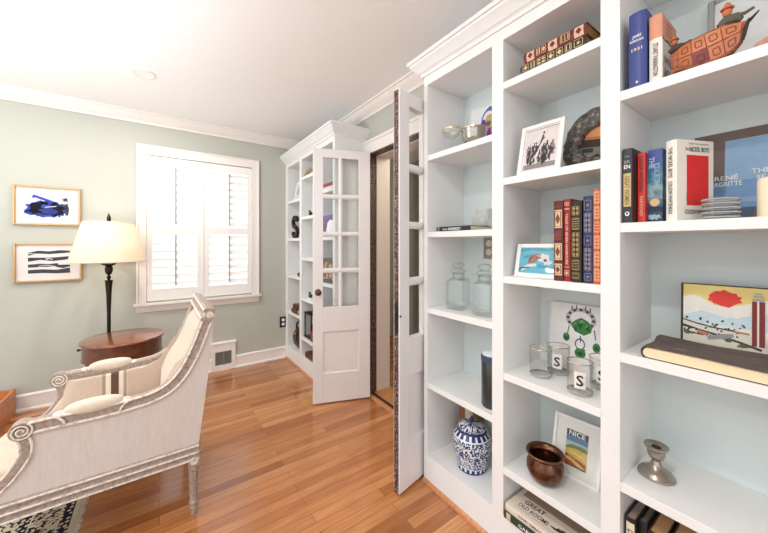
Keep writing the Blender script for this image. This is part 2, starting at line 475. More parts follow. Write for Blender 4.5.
for px0, px1, ox0, ox1 in ((-.094, .3545, -.052, .303), (.3575, .800, .402, .761)):
    mb = MB().box(px0, ox0, -.014, .014, .757, 2.073).box(ox1, px1, -.014, .014, .757, 2.073)
    for z0, z1 in ((.757, .86), (1.375, 1.438), (2.005, 2.073)): mb.box(ox0, ox1, -.014, .014, z0, z1)
    mb.box(px1 - .006, px1, -.02, -.014, .80, 2.03) if px0 < 0 else None
    sp = mb.build('shutter_panel', m_shutter, win, bevel=.002)
    lv = MB()
    for za, zb, n in ((.86, 1.375, 7), (1.438, 2.005, 8)):
        st = (zb - za) / n
        for k in range(n):
            zc = za + st * (k + .5)
            i0 = len(lv.v)
            lv.prism([(-.031, 0), (-.02, .0045), (.02, .0045), (.031, 0), (.02, -.0045), (-.02, -.0045)], 0, ox0 + .002, ox1 - .002)
            lv.xf(Matrix.Translation((0, 0, zc)) @ Matrix.Rotation(math.radians(38), 4, 'X'), i0)
    lv.build('louvers', m_shutter, sp, ang=60)
    xc = (ox0 + ox1) / 2 + .0
    MB().box(xc - .006, xc + .006, -.042, -.033, .895, 1.362).build('tilt_rod', M((168, 164, 160), .5), sp)
    MB().box(xc - .006, xc + .006, -.042, -.033, 1.462, 1.985).build('tilt_rod', M((168, 164, 160), .5), sp)
    hx = px0 if px0 < 0 else px1
    hg = MB()
    for z in (.95, 1.9): hg.box(hx - .006, hx + .006, -.019, -.014, z - .035, z + .035)
    hg.build('hinge', M((228, 222, 218), .4), sp)

# ------------------------------------------------------------------ the two glazed door leaves
def leaf(name, label, px, py, ang, knob_side):
    """local: x from the free stile (0) to the hinge (.46), y = thickness away from the camera-side face, z up"""
    t = thing(name, label, 'door', (px, py, 0.012), (0, 0, ang), kind='structure')
    Wd, T, Hh = .46, .040, 2.018
    S0, S1, A0, A1 = .078, .366, .201, .232
    rows = [(.758, 1.028), (1.068, 1.323), (1.359, 1.622), (1.658, 1.95)]
    mb = MB().box(0, S0, 0, T, 0, Hh).box(S1, Wd, 0, T, 0, Hh)
    for z0, z1 in ((0, .232), (.563, .758), (1.95, Hh)): mb.box(S0, S1, 0, T, z0, z1)
    f = mb.build('frame', m_door, t, bevel=.0025)
    pb = MB().box(S0, S1, .012, T - .012, .232, .563)
    pb.build('panel', m_door, t, smooth=False)
    gb = MB()
    gb.prism([(A0, .008), (A0 + .011, 0), (A1 - .011, 0), (A1, .008), (A1, T - .008), (A1 - .011, T), (A0 + .011, T), (A0, T - .008)], 2, .758, 1.95)
    for (a, b), (c, d) in zip(rows, rows[1:]):
        gb.prism([(.008, b), (0, b + .012), (0, c - .012), (.008, c), (T - .008, c), (T, c - .012), (T, b + .012), (T - .008, b)], 0, S0, S1)
    gb.build('glazing_bars', m_door, t, ang=20)
    for z0, z1 in rows:
        for x0, x1 in ((S0, A0), (A1, S1)):
            MB().box(x0, x1, T / 2 - .0015, T / 2 + .0015, z0, z1).build('pane', m_pane, t, smooth=False)
    return t, f
d1, f1 = leaf('door_1', 'white glazed door leaf with a dark round knob, standing open before the far bookcase', .987, 2.368, math.atan2(-.34, .9405), True)
k = MB().lathe([(0, -.058), (.012, -.057), (.021, -.050), (.025, -.040), (.021, -.030), (.011, -.025), (.009, -.012), (.022, -.006), (.024, -.001), (.024, 0)], (.038, 0, .882), 24, 'y').build('knob', mat_wood((66, 36, 24), (104, 60, 40), .25), d1)
k['label'] = 'dark brown round knob'
d2, f2 = leaf('door_2', 'white glazed door leaf seen almost edge on, its edge dark and chipped', .985, 1.262, math.atan2(.191, .9816), False); d2.scale = (1, 1, 1.0135)
e = MB().box(-.0015, 0, .0065, .0355, .002, 2.012).build('worn_edge', m_worn, d2, smooth=False); e['label'] = 'dark edge of chipped paint'
lt = MB().box(-.003, -.0015, .007, .029, .80, .96); lt.box(-.012, -.003, .012, .024, .872, .895); lt.cyl((.004, -.006, .884), .005, .006, 12, 'y')
lt.build('latch', m_black, d2, smooth=False)

# ------------------------------------------------------------------ small fittings of the room
t = thing('recessed_light', 'round white recessed light in the ceiling', 'light', (-.09, 2.735, ZC))
MB().lathe([(.072, 0), (.072, -.004), (.064, -.007), (.052, -.004), (.05, 0)], n=40).build('trim_ring', m_white, t)
MB().lathe([(0, -.0015), (.05, -.0015), (.05, 0)], n=40).build('lens', mat_emit((255, 250, 240), 1.0), t)
t = thing('floor_vent', 'white wall vent with a grey grille set in the baseboard under the window', 'vent', (0, YB, 0))
mb = MB().box(.418, .642, -.022, 0, .0, .055).box(.418, .642, -.022, 0, .19, .262).box(.418, .455, -.022, 0, .055, .19).box(.605, .642, -.022, 0, .055, .19)
mb.prism([(0, .262), (-.026, .262), (-.03, .272), (-.028, .282), (-.012, .29), (0, .29)], 0, .412, .648)
mb.build('surround', m_trim, t, bevel=.002)
mb = MB().box(.455, .605, -.004, 0, .055, .19); mb.box(.525, .535, -.014, -.004, .055, .19)
for k in range(22):
    x = .459 + k * .0066
    if .522 < x < .537: continue
    mb.box(x, x + .002, -.012, -.004, .055, .19)
mb.build('grille', M((150, 148, 138), .5), t, smooth=False)
def outlet(name, label, loc, rot, cplate, cface):
    t = thing(name, label, 'outlet', loc, rot)
    MB().box(-.036, .036, -.006, 0, -.06, .06).build('cover_plate', cplate, t, bevel=.003)
    for z in (-.024, .024):
        r_ = MB().lathe([(.017, 0), (.017, -.002), (.016, -.003), (0, -.003)], (0, -.006, z), 20, 'y').build('receptacle', cface, t)
        sl = MB().box(-.008, -.006, -.0096, -.009, z - .001, z + .008).box(.006, .008, -.0096, -.009, z - .001, z + .008).cyl((0, -.0096, z - .008), .002, .0006, 8, 'y')
        sl.build('slots', m_black, r_, smooth=False)
outlet('electrical_outlet', 'black outlet with white receptacles on the wall by the far bookcase', (1.135, YB, .40), (0, 0, 0), m_black, m_white)
outlet('electrical_outlet', 'steel outlet on the blue back of the near bookcase above the glass jars', (XW - .0115, 1.075, 1.252), (0, 0, -PI / 2), M((158, 148, 134), .35, .5), M((236, 226, 208), .4))

# ------------------------------------------------------------------ the two built-in bookcases
XF = 1.165
def bookcase(name, label, y0, y1, cols, crown_far):
    """cols: (near y, far y, [shelf tops]); local origin at (XF, mid, 0)"""
    ym = (y0 + y1) / 2
    t = thing(name, label, 'bookcase', (XF, ym, 0))
    D = XW - XF
    OT, OB = 2.118, .150
    ys = sorted(cols, key=lambda c: c[0])
    edges = [y0] + [v for c in ys for v in (c[0], c[1])] + [y1]
    for i in range(0, len(edges), 2):
        a, b = edges[i] - ym, edges[i + 1] - ym
        MB().box(0, .02, a, b, OB, OT).build('stile', m_case, t, bevel=.0012)
        if i == 0 or i == len(edges) - 2:
            MB().box(.02, D, a, b, 0.0, 2.165).build('side_panel', m_case, t, smooth=False)
        else:
            MB().box(.02, D - .012, a, b, OB, OT).build('divider', m_case, t, smooth=False)
    a, b = y0 - ym, y1 - ym
    MB().box(D - .012, D - .001, edges[1] - ym, edges[-2] - ym, .10, 2.13).build('back_panel', m_back, t, smooth=False)
    MB().box(0, .02, a, b, OT, 2.165).build('frieze', m_case, t, smooth=False)
    MB().box(0, .02, a, b, 0, OB).build('base_rail', m_case, t, smooth=False)
    MB().box(.02, D - .012, edges[1] - ym, edges[-2] - ym, OT, 2.14).build('top_panel', m_case, t, smooth=False)
    for c in ys:
        MB().box(.02, D - .012, c[0] - ym, c[1] - ym, OB - .025, OB).build('bottom_board', m_case, t, smooth=False)
        for z in c[2]:
            MB().box(.001, D - .012, c[0] - ym, c[1] - ym, z - .029, z).build('shelf', m_case, t, bevel=.0012)
    # crown moulding: front run plus returns (profile: out, z), mitred at the corners
    P = [(0, 2.165), (.010, 2.165), (.010, 2.178), (.016, 2.184), (.022, 2.186), (.03, 2.194), (.043, 2.212), (.055, 2.222), (.058, 2.230), (.066, 2.232), (.066, 2.250), (0, 2.250)]
    mb = MB(); n = len(P)
    ea = 1.0; eb = 0.0 if crown_far else 1.0          # no return on the side against the wall
    vs = []
    for (o, z) in P: vs.append((D, a - o, z))
    for (o, z) in P: vs.append((-o, a - o * ea, z))
    for (o, z) in P: vs.append((-o, b + o * eb, z))
    if eb:
        for (o, z) in P: vs.append((D, b + o, z))
    m = len(vs) // n
    fs = [(i * n + j, i * n + (j + 1) % n, (i + 1) * n + (j + 1) % n, (i + 1) * n + j) for i in range(m - 1) for j in range(n)]
    fs += [tuple(range(n)), tuple((m - 1) * n + j for j in range(n))]
    mb.add(vs, fs); mb.build('crown_moulding', m_case, t, ang=25)
    MB().box(0, D, a, b, 2.24, 2.249).build('top_board', m_case, t, smooth=False)
    MB().prism([(0, 0), (-.014, 0), (-.014, .008), (-.008, .016), (0, .02)], 1, a, b).build('shoe_moulding', mat_shoe, t)
    return t
mat_shoe = mat_wood((176, 108, 66), (212, 150, 100), .35)
LR = [.535, .935, 1.336, 1.743]; MD = [.347, .738, 1.139, 1.545, 1.942]
bookcase('bookcase', 'white built-in bookcase in the foreground right of the doorway', -.044, 1.279,
         [(-.017, .385, LR), (.439, .795, MD), (.850, 1.252, LR)], False)
bookcase('bookcase', 'white built-in bookcase in the far corner beside the window', 2.35, YB - .001,
         [(2.385, 2.715, LR), (2.77, 3.09, MD), (3.145, 3.505, LR)], True)

# ------------------------------------------------------------------ armchair (faces -x, its near side at y = 1.72)
def make_chair():
    OX, OY = 0.0, 2.01
    t = thing('armchair', 'carved whitewashed armchair in pale linen with a striped lining', 'armchair', (OX, OY, 0))
    YN, YF = -.29, .29                                # outer faces
    rail = smoothpath([(-.398, .588), (-.34, .59), (-.2, .588), (-.1, .592), (-.02, .603), (.045, .633), (.098, .695), (.14, .78), (.17, .862), (.188, .915), (.197, .945)], 6)
    sup = smoothpath([(-.412, .56), (-.402, .525), (-.406, .49), (-.424, .455), (-.452, .415), (-.492, .38), (-.545, .35), (-.60, .335)], 6)
    for side, y0, sg in (('near', YN, 1), ('far', YF, -1)):
        P = [(.024, .010), (.024, .032), (.018, .040), (-.016, .040), (-.024, .036), (-.024, .004), (-.018, 0), (-.012, .004), (.010, .004), (.016, 0), (.022, .004)]
        P = [(a, b * sg) for a, b in P]
        fr = MB().sweep(rail, P, y0).build('arm_rail', m_chairwood, t, ang=30)
        for off in (-.02, .019):
            bd = MB()
            pts = []
            for i, p in enumerate(rail):
                a = rail[max(0, i - 1)]; b = rail[min(len(rail) - 1, i + 1)]
                L = math.hypot(b[0] - a[0], b[1] - a[1]); nx, nz = -(b[1] - a[1]) / L, (b[0] - a[0]) / L
                pts.append((p[0] + nx * off, y0 + .002 * sg, p[1] + nz * off))
            bd.tube(pts, .0052, 8).build('moulding', m_chairbead, fr)
        # scroll at the front end of the arm
        sc = MB().lathe([(.0, -.004), (.012, -.003), (.014, .001), (.022, .001), (.026, -.004), (.032, -.004), (.035, .002), (.035, .040), (0, .042)], (-.414, y0, .583), 28, 'y') if sg > 0 else \
             MB().lathe([(.0, .004), (.012, .003), (.014, -.001), (.022, -.001), (.026, .004), (.032, .004), (.035, -.002), (.035, -.040), (0, -.042)], (-.414, y0, .583), 28, 'y')
        so = sc.build('scroll', m_chairwood, t, ang=30)
        sp = [(-.414 + (.006 + .0255 * k / 40) * math.cos(k * .34), y0 - .004 * sg, .583 + (.006 + .0255 * k / 40) * math.sin(k * .34)) for k in range(41)]
        sp2 = [(p[0], y0 + .042 * sg, p[2]) for p in sp]
        MB().tube(sp, .003, 8).build('spiral', m_chairbead, so); MB().tube(sp2, .003, 8).build('spiral', m_chairbead, so)
        # swept front support
        su = MB().sweep(sup, [(.019, .006 * sg), (.019, .034 * sg), (.013, .04 * sg), (-.013, .04 * sg), (-.019, .034 * sg), (-.019, .006 * sg), (-.01, .001 * sg), (.01, .001 * sg)], y0).build('arm_support', m_chairwood, t, ang=30)
        for off in (-.015, .015):
            bd = MB()
            pts = []
            for i, p in enumerate(sup):
                a = sup[max(0, i - 1)]; b = sup[min(len(sup) - 1, i + 1)]
                L = math.hypot(b[0] - a[0], b[1] - a[1]); nx, nz = -(b[1] - a[1]) / L, (b[0] - a[0]) / L
                pts.append((p[0] + nx * off, y0 + .003 * sg, p[1] + nz * off))
            bd.tube(pts, .0048, 8).build('moulding', m_chairbead, su)
        # arm pad with carved leaf ends
        pd = MB().ell((-.215, y0 + .021 * sg, .618), .092, .03, .028, 28, 14, .85).build('arm_pad', m_pad, t)
        for x, d in ((-.315, -1), (-.118, 1)):
            cl = MB()
            cl.ell((x, y0 + .02 * sg, .612), .022, .021, .010, 16, 8)
            cl.tube([(x - .016 * d, y0 - .001 * sg, .572), (x - .012 * d, y0 - .003 * sg, .590), (x + .004 * d, y0 - .001 * sg, .606), (x + .018 * d, y0 + .004 * sg, .613)], .0045, 8)
            cl.build('carved_leaf', m_chairbead, t)
        # outside upholstery, recessed between rail, support and back
        low = [(x, z - .015) for x, z in rail[::3]]
        poly = [(-.585, .335)] + [(x + .012, z + .004) for x, z in sup[::-1][3::4]] + [(-.392, .57)] + low[2:] + [(.214, .945), (.213, .90), (.208, .82), (.2, .74), (.19, .64), (.178, .54), (.165, .44), (.152, .335)]
        MB().prism(poly, 1, y0 + .008 * sg, y0 + .018 * sg).build('outside_panel', m_linen, t, smooth=False)
        # inside upholstery, padded
        ins = [(-.53, .34), (-.44, .44), (-.40, .50), (-.385, .575), (-.2, .575), (-.05, .588), (.03, .62), (.08, .69), (.12, .76), (.12, .34)]
        cx = sum(p[0] for p in ins) / len(ins); cz = sum(p[1] for p in ins) / len(ins)
        mb = MB(); n = len(ins)
        lay = [(1.0, .018), (1.0, .040), (.93, .050), (.80, .056)]
        vs = []
        for k, q in lay: vs += [(cx + (x - cx) * k, y0 + q * sg, cz + (z - cz) * k) for x, z in ins]
        fs = [(i * n + j, i * n + (j + 1) % n, (i + 1) * n + (j + 1) % n, (i + 1) * n + j) for i in range(len(lay) - 1) for j in range(n)]
        fs += [tuple(range(n)), tuple((len(lay) - 1) * n + j for j in range(n))]
        mb.add(vs, fs); mb.build('inside_panel', m_linen_in, t, ang=50)
    # top rail
    c, s_ = math.cos(math.radians(16)), math.sin(math.radians(16))
    tp = [(-.024, -.036), (-.028, -.030), (-.028, -.02), (-.021, -.014), (-.021, .004), (-.028, .010), (-.028, .022), (-.02, .030), (.012, .030), (.018, .024), (.018, -.036)]
    tp = [(.196 + a * c + b * s_, .935 - a * s_ + b * c) for a, b in tp]
    MB().prism(tp, 1, YN - .003, YF + .003).build('top_rail', m_chairwood, t, ang=30)
    for b in (-.025, .016):
        mb = MB()
        p = (.196 - .0285 * c + b * s_, .935 + .0285 * s_ + b * c)
        mb.tube([(p[0], YN - .003, p[1]), (p[0], YF + .003, p[1])], .005, 8)
        mb.build('moulding', m_chairbead, t)
    for y, d in ((YN - .003, -1), (YF + .003, 1)):
        mb = MB().lathe([(.016, 0), (.016, .003 * d), (.011, .004 * d), (.009, .001 * d), (.005, .001 * d), (.003, .004 * d), (0, .004 * d)], (.196, y, .935), 18, 'y')
        mb.build('rosette', m_chairbead, t)
    # inside back: domed upholstery
    st = [(.03, .40), (.035, .50), (.04, .60), (.066, .66), (.104, .72), (.137, .79), (.162, .86), (.178, .905)]
    ny = 12; vs = []
    for (x, z) in st:
        for j in range(ny + 1):
            u = -1 + 2 * j / ny
            b = .052 * (1 - abs(u) ** 3.5) ** .6 * (1 if z < .9 else .35)
            vs.append((x + .02 - b, u * .252, z + (.0 if z < .9 else .01 * (1 - u * u))))
    for (x, z) in st:
        for j in range(ny + 1):
            vs.append((x + .035, (-1 + 2 * j / ny) * .252, z))
    n1 = ny + 1; m = len(st); off = m * n1; fs = []
    for i in range(m - 1):
        for j in range(ny):
            a = i * n1 + j
            fs += [(a, a + 1, a + n1 + 1, a + n1), (off + a, off + a + n1, off + a + n1 + 1, off + a + 1)]
        fs += [(i * n1, (i + 1) * n1, off + (i + 1) * n1, off + i * n1), (i * n1 + ny, off + i * n1 + ny, off + (i + 1) * n1 + ny, (i + 1) * n1 + ny)]
    for j in range(ny):
        fs += [(j, off + j, off + j + 1, j + 1), ((m - 1) * n1 + j, (m - 1) * n1 + j + 1, off + (m - 1) * n1 + j + 1, off + (m - 1) * n1 + j)]
    ib = MB().add(vs, fs).build('inside_back', m_linen_in, t, ang=60)
    pp = [(x + .016, -.245, z) for x, z in st[2:]] + [(st[-1][0] + .004, -.2 + .05 * k, .913 + .004 * (1 - abs(k - 4) / 4)) for k in range(9)] + [(x + .016, .245, z) for x, z in st[2:][::-1]]
    MB().tube(pp, .004, 8).build('gimp_trim', M((190, 170, 152), .8), ib)
    # outside back
    bk = [(.152, .335), (.166, .44), (.178, .54), (.19, .64), (.2, .74), (.208, .82), (.213, .90)]
    vs = [(x, y, z) for x, z in bk for y in (-.272, .272)] + [(x - .012, y, z) for x, z in bk for y in (-.272, .272)]
    m = len(bk); fs = []
    for i in range(m - 1):
        a = 2 * i; o = 2 * m
        fs += [(a, a + 1, a + 3, a + 2), (o + a, o + a + 2, o + a + 3, o + a + 1), (a, a + 2, o + a + 2, o + a), (a + 1, o + a + 1, o + a + 3, a + 3)]
    fs += [(0, 2 * m, 2 * m + 1, 1), (2 * m - 2, 2 * m - 1, 4 * m - 1, 4 * m - 2)]
    MB().add(vs, fs).build('outside_back', m_linen, t, ang=40)
    # seat frame with moulded rails
    RP = [(0, .262), (-.004, .264), (-.006, .272), (-.002, .278), (-.002, .290), (-.008, .295), (-.008, .303), (-.002, .308), (-.002, .320), (-.007, .324), (-.006, .334), (0, .338)]
    def railprof(o, flip): return [((o + a) if not flip else (o - a), z) for a, z in RP] + ([(o + .035, .338), (o + .035, .262)] if not flip else [(o - .035, .338), (o - .035, .262)])
    mb = MB(); mb.prism(railprof(YN + .006, False), 0, -.60, .152); mb.prism(railprof(YF - .006, True), 0, -.60, .152)
    mb.prism([(x, z) for x, z in railprof(-.606, False)], 1, YN + .01, YF - .01); mb.prism([(x, z) for x, z in railprof(.154, True)], 1, YN + .01, YF - .01)
    sf = mb.build('seat_frame', m_chairwood, t, ang=30)
    for z, o in ((.2685, .0), (.299, -.0025), (.329, -.001)):
        for yy in (YN + .0015 + o, YF - .0015 - o): MB().tube([(-.60, yy, z), (.152, yy, z)], .0045, 8).build('moulding', m_chairbead, sf)
    MB().box(-.57, .13, -.25, .25, .30, .345).build('seat_deck', m_linen_in, t, smooth=False)
    MB().ell((-.265, 0, .388), .315, .228, .050, 40, 16, .42).build('seat_cushion', m_linen_in, t, ang=80)
    # four fluted legs
    for x in (.132, -.575):
        for y in (-.265, .265):
            lz = 0.0 if x > 0 else .006
            mb = MB().box(x - .022, x + .022, y - .022, y + .022, .235, .300)
            def flute(a, h): return 1 - .10 * max(0, math.cos(8 * a)) if .07 < h < .215 else 1
            prof = [(0, lz), (.011, lz), (.013, .012), (.016, .030), (.0175, .042), (.0145, .046), (.0145, .05), (.019, .054), (.020, .060), (.019, .066), (.0155, .069)]
            prof += [(.0155 + (.021 - .0155) * k / 10, .072 + .142 * k / 10) for k in range(11)]
            prof += [(.0225, .217), (.0225, .224), (.019, .228), (.019, .235)]
            mb.lathe(prof, (x, y, 0), 48, 'z', flute)
            lg = mb.build('leg', m_chairwood, t, ang=45)
            sg = -1 if y < 0 else 1
            r_ = MB().lathe([(.0175, 0), (.0175, .003 * sg), (.013, .004 * sg), (.011, .001 * sg), (.006, .001 * sg), (.004, .005 * sg), (0, .005 * sg)], (x, y + .022 * sg, .262), 20, 'y')
            r_.build('rosette', m_chairbead, lg)
    return t
make_chair()

# ------------------------------------------------------------------ round side table and floor lamp
t = thing('side_table', 'round dark mahogany side table beside the armchair', 'table', (-.21, 2.985, 0))
MB().lathe([(0, .602), (.232, .602), (.239, .600), (.242, .595), (.242, .588), (.236, .583), (0, .583)], n=64).build('table_top', m_table, t)
MB().lathe([(0, .583), (.226, .583), (.226, .484), (.230, .482), (.230, .474), (.222, .470), (.20, .470), (0, .478)], n=64).build('apron', mat_wood((74, 36, 20), (120, 64, 34), .28, (4, 4, 16), .4), t)
MB().lathe([(0, -.024), (.007, -.023), (.010, -.017), (.007, -.011), (.004, -.008), (.004, 0), (0, 0)], (-.226, 0, .545), 16, 'x').build('drawer_knob', m_bronze, t)
for k in range(4):
    a = k * PI / 2; x, y = .19 * math.cos(a), .19 * math.sin(a)
    MB().lathe([(0, 0), (.009, 0), (.011, .02), (.013, .2), (.018, .44), (.02, .475)], (x, y, 0), 16).build('leg', m_table, t)

t = thing('floor_lamp', 'dark bronze floor lamp with a lit cream empire shade behind the side table', 'lamp', (-.325, 3.30, 0))
MB().lathe([(0, 0), (.125, 0), (.13, .006), (.128, .014), (.10, .024), (.06, .032), (.03, .045), (.022, .07), (.016, .09), (0, .09)], n=40).build('base', m_bronze, t)
MB().lathe([(.0, .085), (.011, .085), (.0115, .55), (.013, .75), (.017, .88), (.023, .965), (.026, .985), (.022, .99), (.0, .99)], n=28).build('pole', m_bronze, t)
MB().lathe([(0, .988), (.008, .990), (.010, 1.002), (.016, 1.01), (.010, 1.02), (.008, 1.03), (.018, 1.04), (.024, 1.055), (.026, 1.085), (.020, 1.095), (.022, 1.10), (.046, 1.114), (.047, 1.12), (.03, 1.125), (0, 1.125)], n=28).build('finial_cup', m_bronze, t)
sh = MB().lathe([(.236, 1.135), (.158, 1.44), (.155, 1.44), (.233, 1.135)], n=64, closed=True).build('lamp_shade', m_shade, t, ang=40)
MB().lathe([(.2355, 1.133), (.238, 1.137), (.2355, 1.143), (.232, 1.137)], n=64, closed=True).build('shade_trim', M((238, 222, 196), .8), sh)
MB().lathe([(.158, 1.436), (.1605, 1.44), (.158, 1.444), (.154, 1.44)], n=64, closed=True).build('shade_trim', M((238, 222, 196), .8), sh)
mb = MB().tube([(-.02, 0, 1.125), (-.06, 0, 1.18), (-.075, 0, 1.27), (-.05, 0, 1.37), (0, 0, 1.425), (.05, 0, 1.37), (.075, 0, 1.27), (.06, 0, 1.18), (.02, 0, 1.125)], .0025, 8)
for k in range(3):
    a = k * 2 * PI / 3; mb.tube([(0, 0, 1.43), (.156 * math.cos(a), .156 * math.sin(a), 1.438)], .002, 6)
mb.build('harp', m_bronze, t)
MB().lathe([(0, 1.425), (.009, 1.427), (.006, 1.437), (.009, 1.447), (.014, 1.462), (.012, 1.485), (.006, 1.50), (.002, 1.515), (0, 1.516)], n=20).build('finial', m_bronze, t)
MB().lathe([(0, 1.125), (.013, 1.125), (.015, 1.17), (.018, 1.19), (.03, 1.225), (.03, 1.25), (.018, 1.275), (0, 1.28)], n=20).build('light_bulb', mat_emit((255, 232, 200), 5.0), t)

# ------------------------------------------------------------------ rug
def mat_rug():
    t = NT('rug_pile')
    xyz = t.sep(t.coord()); X, Y = xyz[0], xyz[1]
    hx, hy = 1.35, .99
    d = t.math('MINIMUM', t.math('SUBTRACT', hx, t.math('ABSOLUTE', X)), t.math('SUBTRACT', hy, t.math('ABSOLUTE', Y)))
    dark, cream, rust = lin((36, 40, 46)), lin((206, 192, 168)), lin((132, 92, 78))
    v = t.coord()
    def vor(scale, feat='F1'):
        n = t.n('ShaderNodeTexVoronoi', feature=feat); t.l(v, n.inputs['Vector']); n.inputs['Scale'].default_value = scale
        n.inputs['Randomness'].default_value = .55
        return n.outputs['Distance']
    wob = t.noise(v, 30, 2)
    n1 = t.noise(v, 17, 1); n2 = t.noise(v, 48, 1)
    line = t.math('LESS_THAN', t.math('ABSOLUTE', t.math('SUBTRACT', n1, .5)), .028)
    flo = t.math('MAXIMUM', line, t.math('GREATER_THAN', n2, .58))
    small = t.math('LESS_THAN', vor(42), .32)
    field = t.mix(flo, cream, dark)
    field = t.mix(t.math('LESS_THAN', vor(9), .022), field, rust)
    guard = t.mix(small, dark, cream)
    main = t.mix(t.math('MAXIMUM', t.math('GREATER_THAN', n2, .56), t.math('LESS_THAN', t.math('ABSOLUTE', t.math('SUBTRACT', t.noise(v, 26, 1), .5)), .022)), cream, dark)
    main = t.mix(t.math('LESS_THAN', vor(15), .014), main, rust)
    def step(a): return t.math('GREATER_THAN', d, a)
    col = cream
    col = t.mix(step(.022), cream, guard); col = t.mix(step(.062), col, cream); col = t.mix(step(.068), col, main)
    col = t.mix(step(.165), col, cream); col = t.mix(step(.171), col, guard); col = t.mix(step(.205), col, field)
    p = t.noise(t.coord((1, 1, 1)), 260, 2)
    return t.bsdf(col, .95, normal=t.bump(p, .5, .002), spec=.1)
t = thing('area_rug', 'dark and cream oriental rug with a fringe under the armchair', 'rug', (-.31 - 1.35, 1.97 + .0, 0))
MB().box(-1.35, 1.35, -.99, .99, 0, .006).build('rug', mat_rug(), t)
mb = MB(); r = random.Random(3)
for k in range(380):
    y = -.985 + 1.97 * k / 379
    for sx in (1, -1):
        L = .016 + .008 * r.random(); a = (r.random() - .5) * .008
        mb.tube([(sx * 1.349, y, .004), (sx * (1.35 + L * .5), y + a * .5, .004), (sx * (1.35 + L), y + a, .002)], .0016, 4)
fo = mb.build('fringe', M((226, 214, 192), .9), t); fo['kind'] = 'stuff'

# ------------------------------------------------------------------ wooden crate
t = thing('wooden_crate', 'open orange wooden crate on the floor under the framed pictures', 'crate', (-1.09, 3.36, 0))
mb = MB(); W2, L2, Hc, T_ = .21, .185, .19, .014
for z0, z1 in ((0, .062), (.064, .126), (.128, .19)):
    mb.box(W2 - T_, W2, -L2, L2, z0, z1).box(-W2, -W2 + T_, -L2, L2, z0, z1)
    mb.box(-W2 + T_, W2 - T_, L2 - T_, L2, z0, z1).box(-W2 + T_, W2 - T_, -L2, -L2 + T_, z0, z1)
mb.build('sides', m_crate, t, bevel=.0015)
MB().box(-W2 + T_, W2 - T_, -L2 + T_, L2 - T_, 0, .012).build('bottom', m_crate, t, smooth=False)
mb = MB()
for x in (W2 - T_ - .012, -W2 + T_):
    for y in (L2 - T_ - .012, -L2 + T_): mb.box(x, x + .012, y, y + .012, .012, .186)
mb.build('corner_posts', m_crate, t, smooth=False)

# ------------------------------------------------------------------ framed pictures on the window wall
def wall_picture(label, xc, zc, W, Hh, layers):
    t = thing('framed_picture', label, 'picture', (xc, YB, zc))
    w2, h2, f = W / 2, Hh / 2, .013
    mb = MB()
    for a, b, c_, d_ in ((-w2, -w2 + f, -h2, h2), (w2 - f, w2, -h2, h2), (-w2 + f, w2 - f, -h2, -h2 + f), (-w2 + f, w2 - f, h2 - f, h2)):
        mb.box(a, b, -.028, 0, c_, d_)
    mb.build('frame', M((196, 162, 116), .4, .35), t, bevel=.0025)
    MB().box(-w2 + f, w2 - f, -.012, -.004, -h2 + f, h2 - f).build('mat_board', M((240, 230, 226), .8, var=.01), t, smooth=False)
    art('artwork', t, (0, -.0122, 0), (1, 0, 0), (0, 0, 1), layers)
    MB().box(-w2 + f, w2 - f, -.0155, -.0145, -h2 + f, h2 - f).build('glass', m_frameglass, t, smooth=False)
    return t
blu, blu2, blk = M((30, 66, 206), .7, var=.15), M((20, 42, 150), .7, var=.2), M((34, 36, 40), .7)
pap = M((236, 230, 230), .8, var=.01)
L1 = [(pap, [rect(-.125, -.105, .125, .105)]),
      (blu, [blob(-.01, -.028, .105, .066, 1, .2, 40), blob(-.07, -.035, .05, .055, 2, .3), blob(.05, -.035, .058, .05, 5, .25),
             stroke([(-.085, .075), (-.04, .055), (.0, .035), (.05, .02)], .028, 3, .5), stroke([(-.09, .0), (-.05, .03), (.0, .015)], .03, 8, .5)]),
      (blu2, [blob(.0, -.04, .05, .025, 9, .4), stroke([(-.07, -.065), (-.02, -.07), (.04, -.06)], .014, 12, .6), stroke([(-.08, .06), (-.03, .045), (.01, .03)], .008, 4, .6)]),
      (pap, [stroke([(-.075, .058), (-.045, .045), (-.02, .038)], .007, 6, .5), stroke([(-.02, -.012), (.02, -.005), (.045, .0)], .006, 7, .5)]),
      (blk, [blob(.095, .055, .016, .014, 10, .5), stroke([(.08, .0), (.1, .015), (.108, -.02), (.105, -.07)], .02, 11, .6), stroke([(.06, .01), (.085, .02)], .008, 13, .6)])]
wall_picture('gold framed abstract of blue brush strokes above the black one', -.713, 1.572, .375, .302, L1)
L2_ = [(pap, [rect(-.122, -.098, .122, .098)])]
L2_.append((blk, [stroke([(-.115, .066), (-.06, .078), (.0, .074), (.06, .082), (.118, .082)], .022, 1, .35), stroke([(-.115, .022), (-.05, .028), (.02, .022), (.118, .032)], .024, 2, .35),
                  stroke([(-.115, -.026), (-.05, -.022), (.0, -.028), (.05, -.016)], .026, 3, .4), stroke([(-.115, -.072), (-.04, -.07), (.04, -.074), (.118, -.068)], .034, 4, .3), stroke([(.04, -.028), (.08, -.034), (.118, -.03)], .02, 14, .6)]))
L2_.append((pap, [stroke([(-.09, -.052), (-.03, -.046), (.02, -.05)], .006, 5, .6), stroke([(-.02, .024), (.0, .03), (.02, .022)], .007, 6, .6), stroke([(-.06, -.03), (-.01, -.024), (.03, -.034)], .005, 7, .6), stroke([(-.115, .07), (-.05, .064)], .005, 8, .5)]))
wall_picture('gold framed abstract of black horizontal strokes beside the lamp shade', -.708, 1.130, .380, .302, L2_)

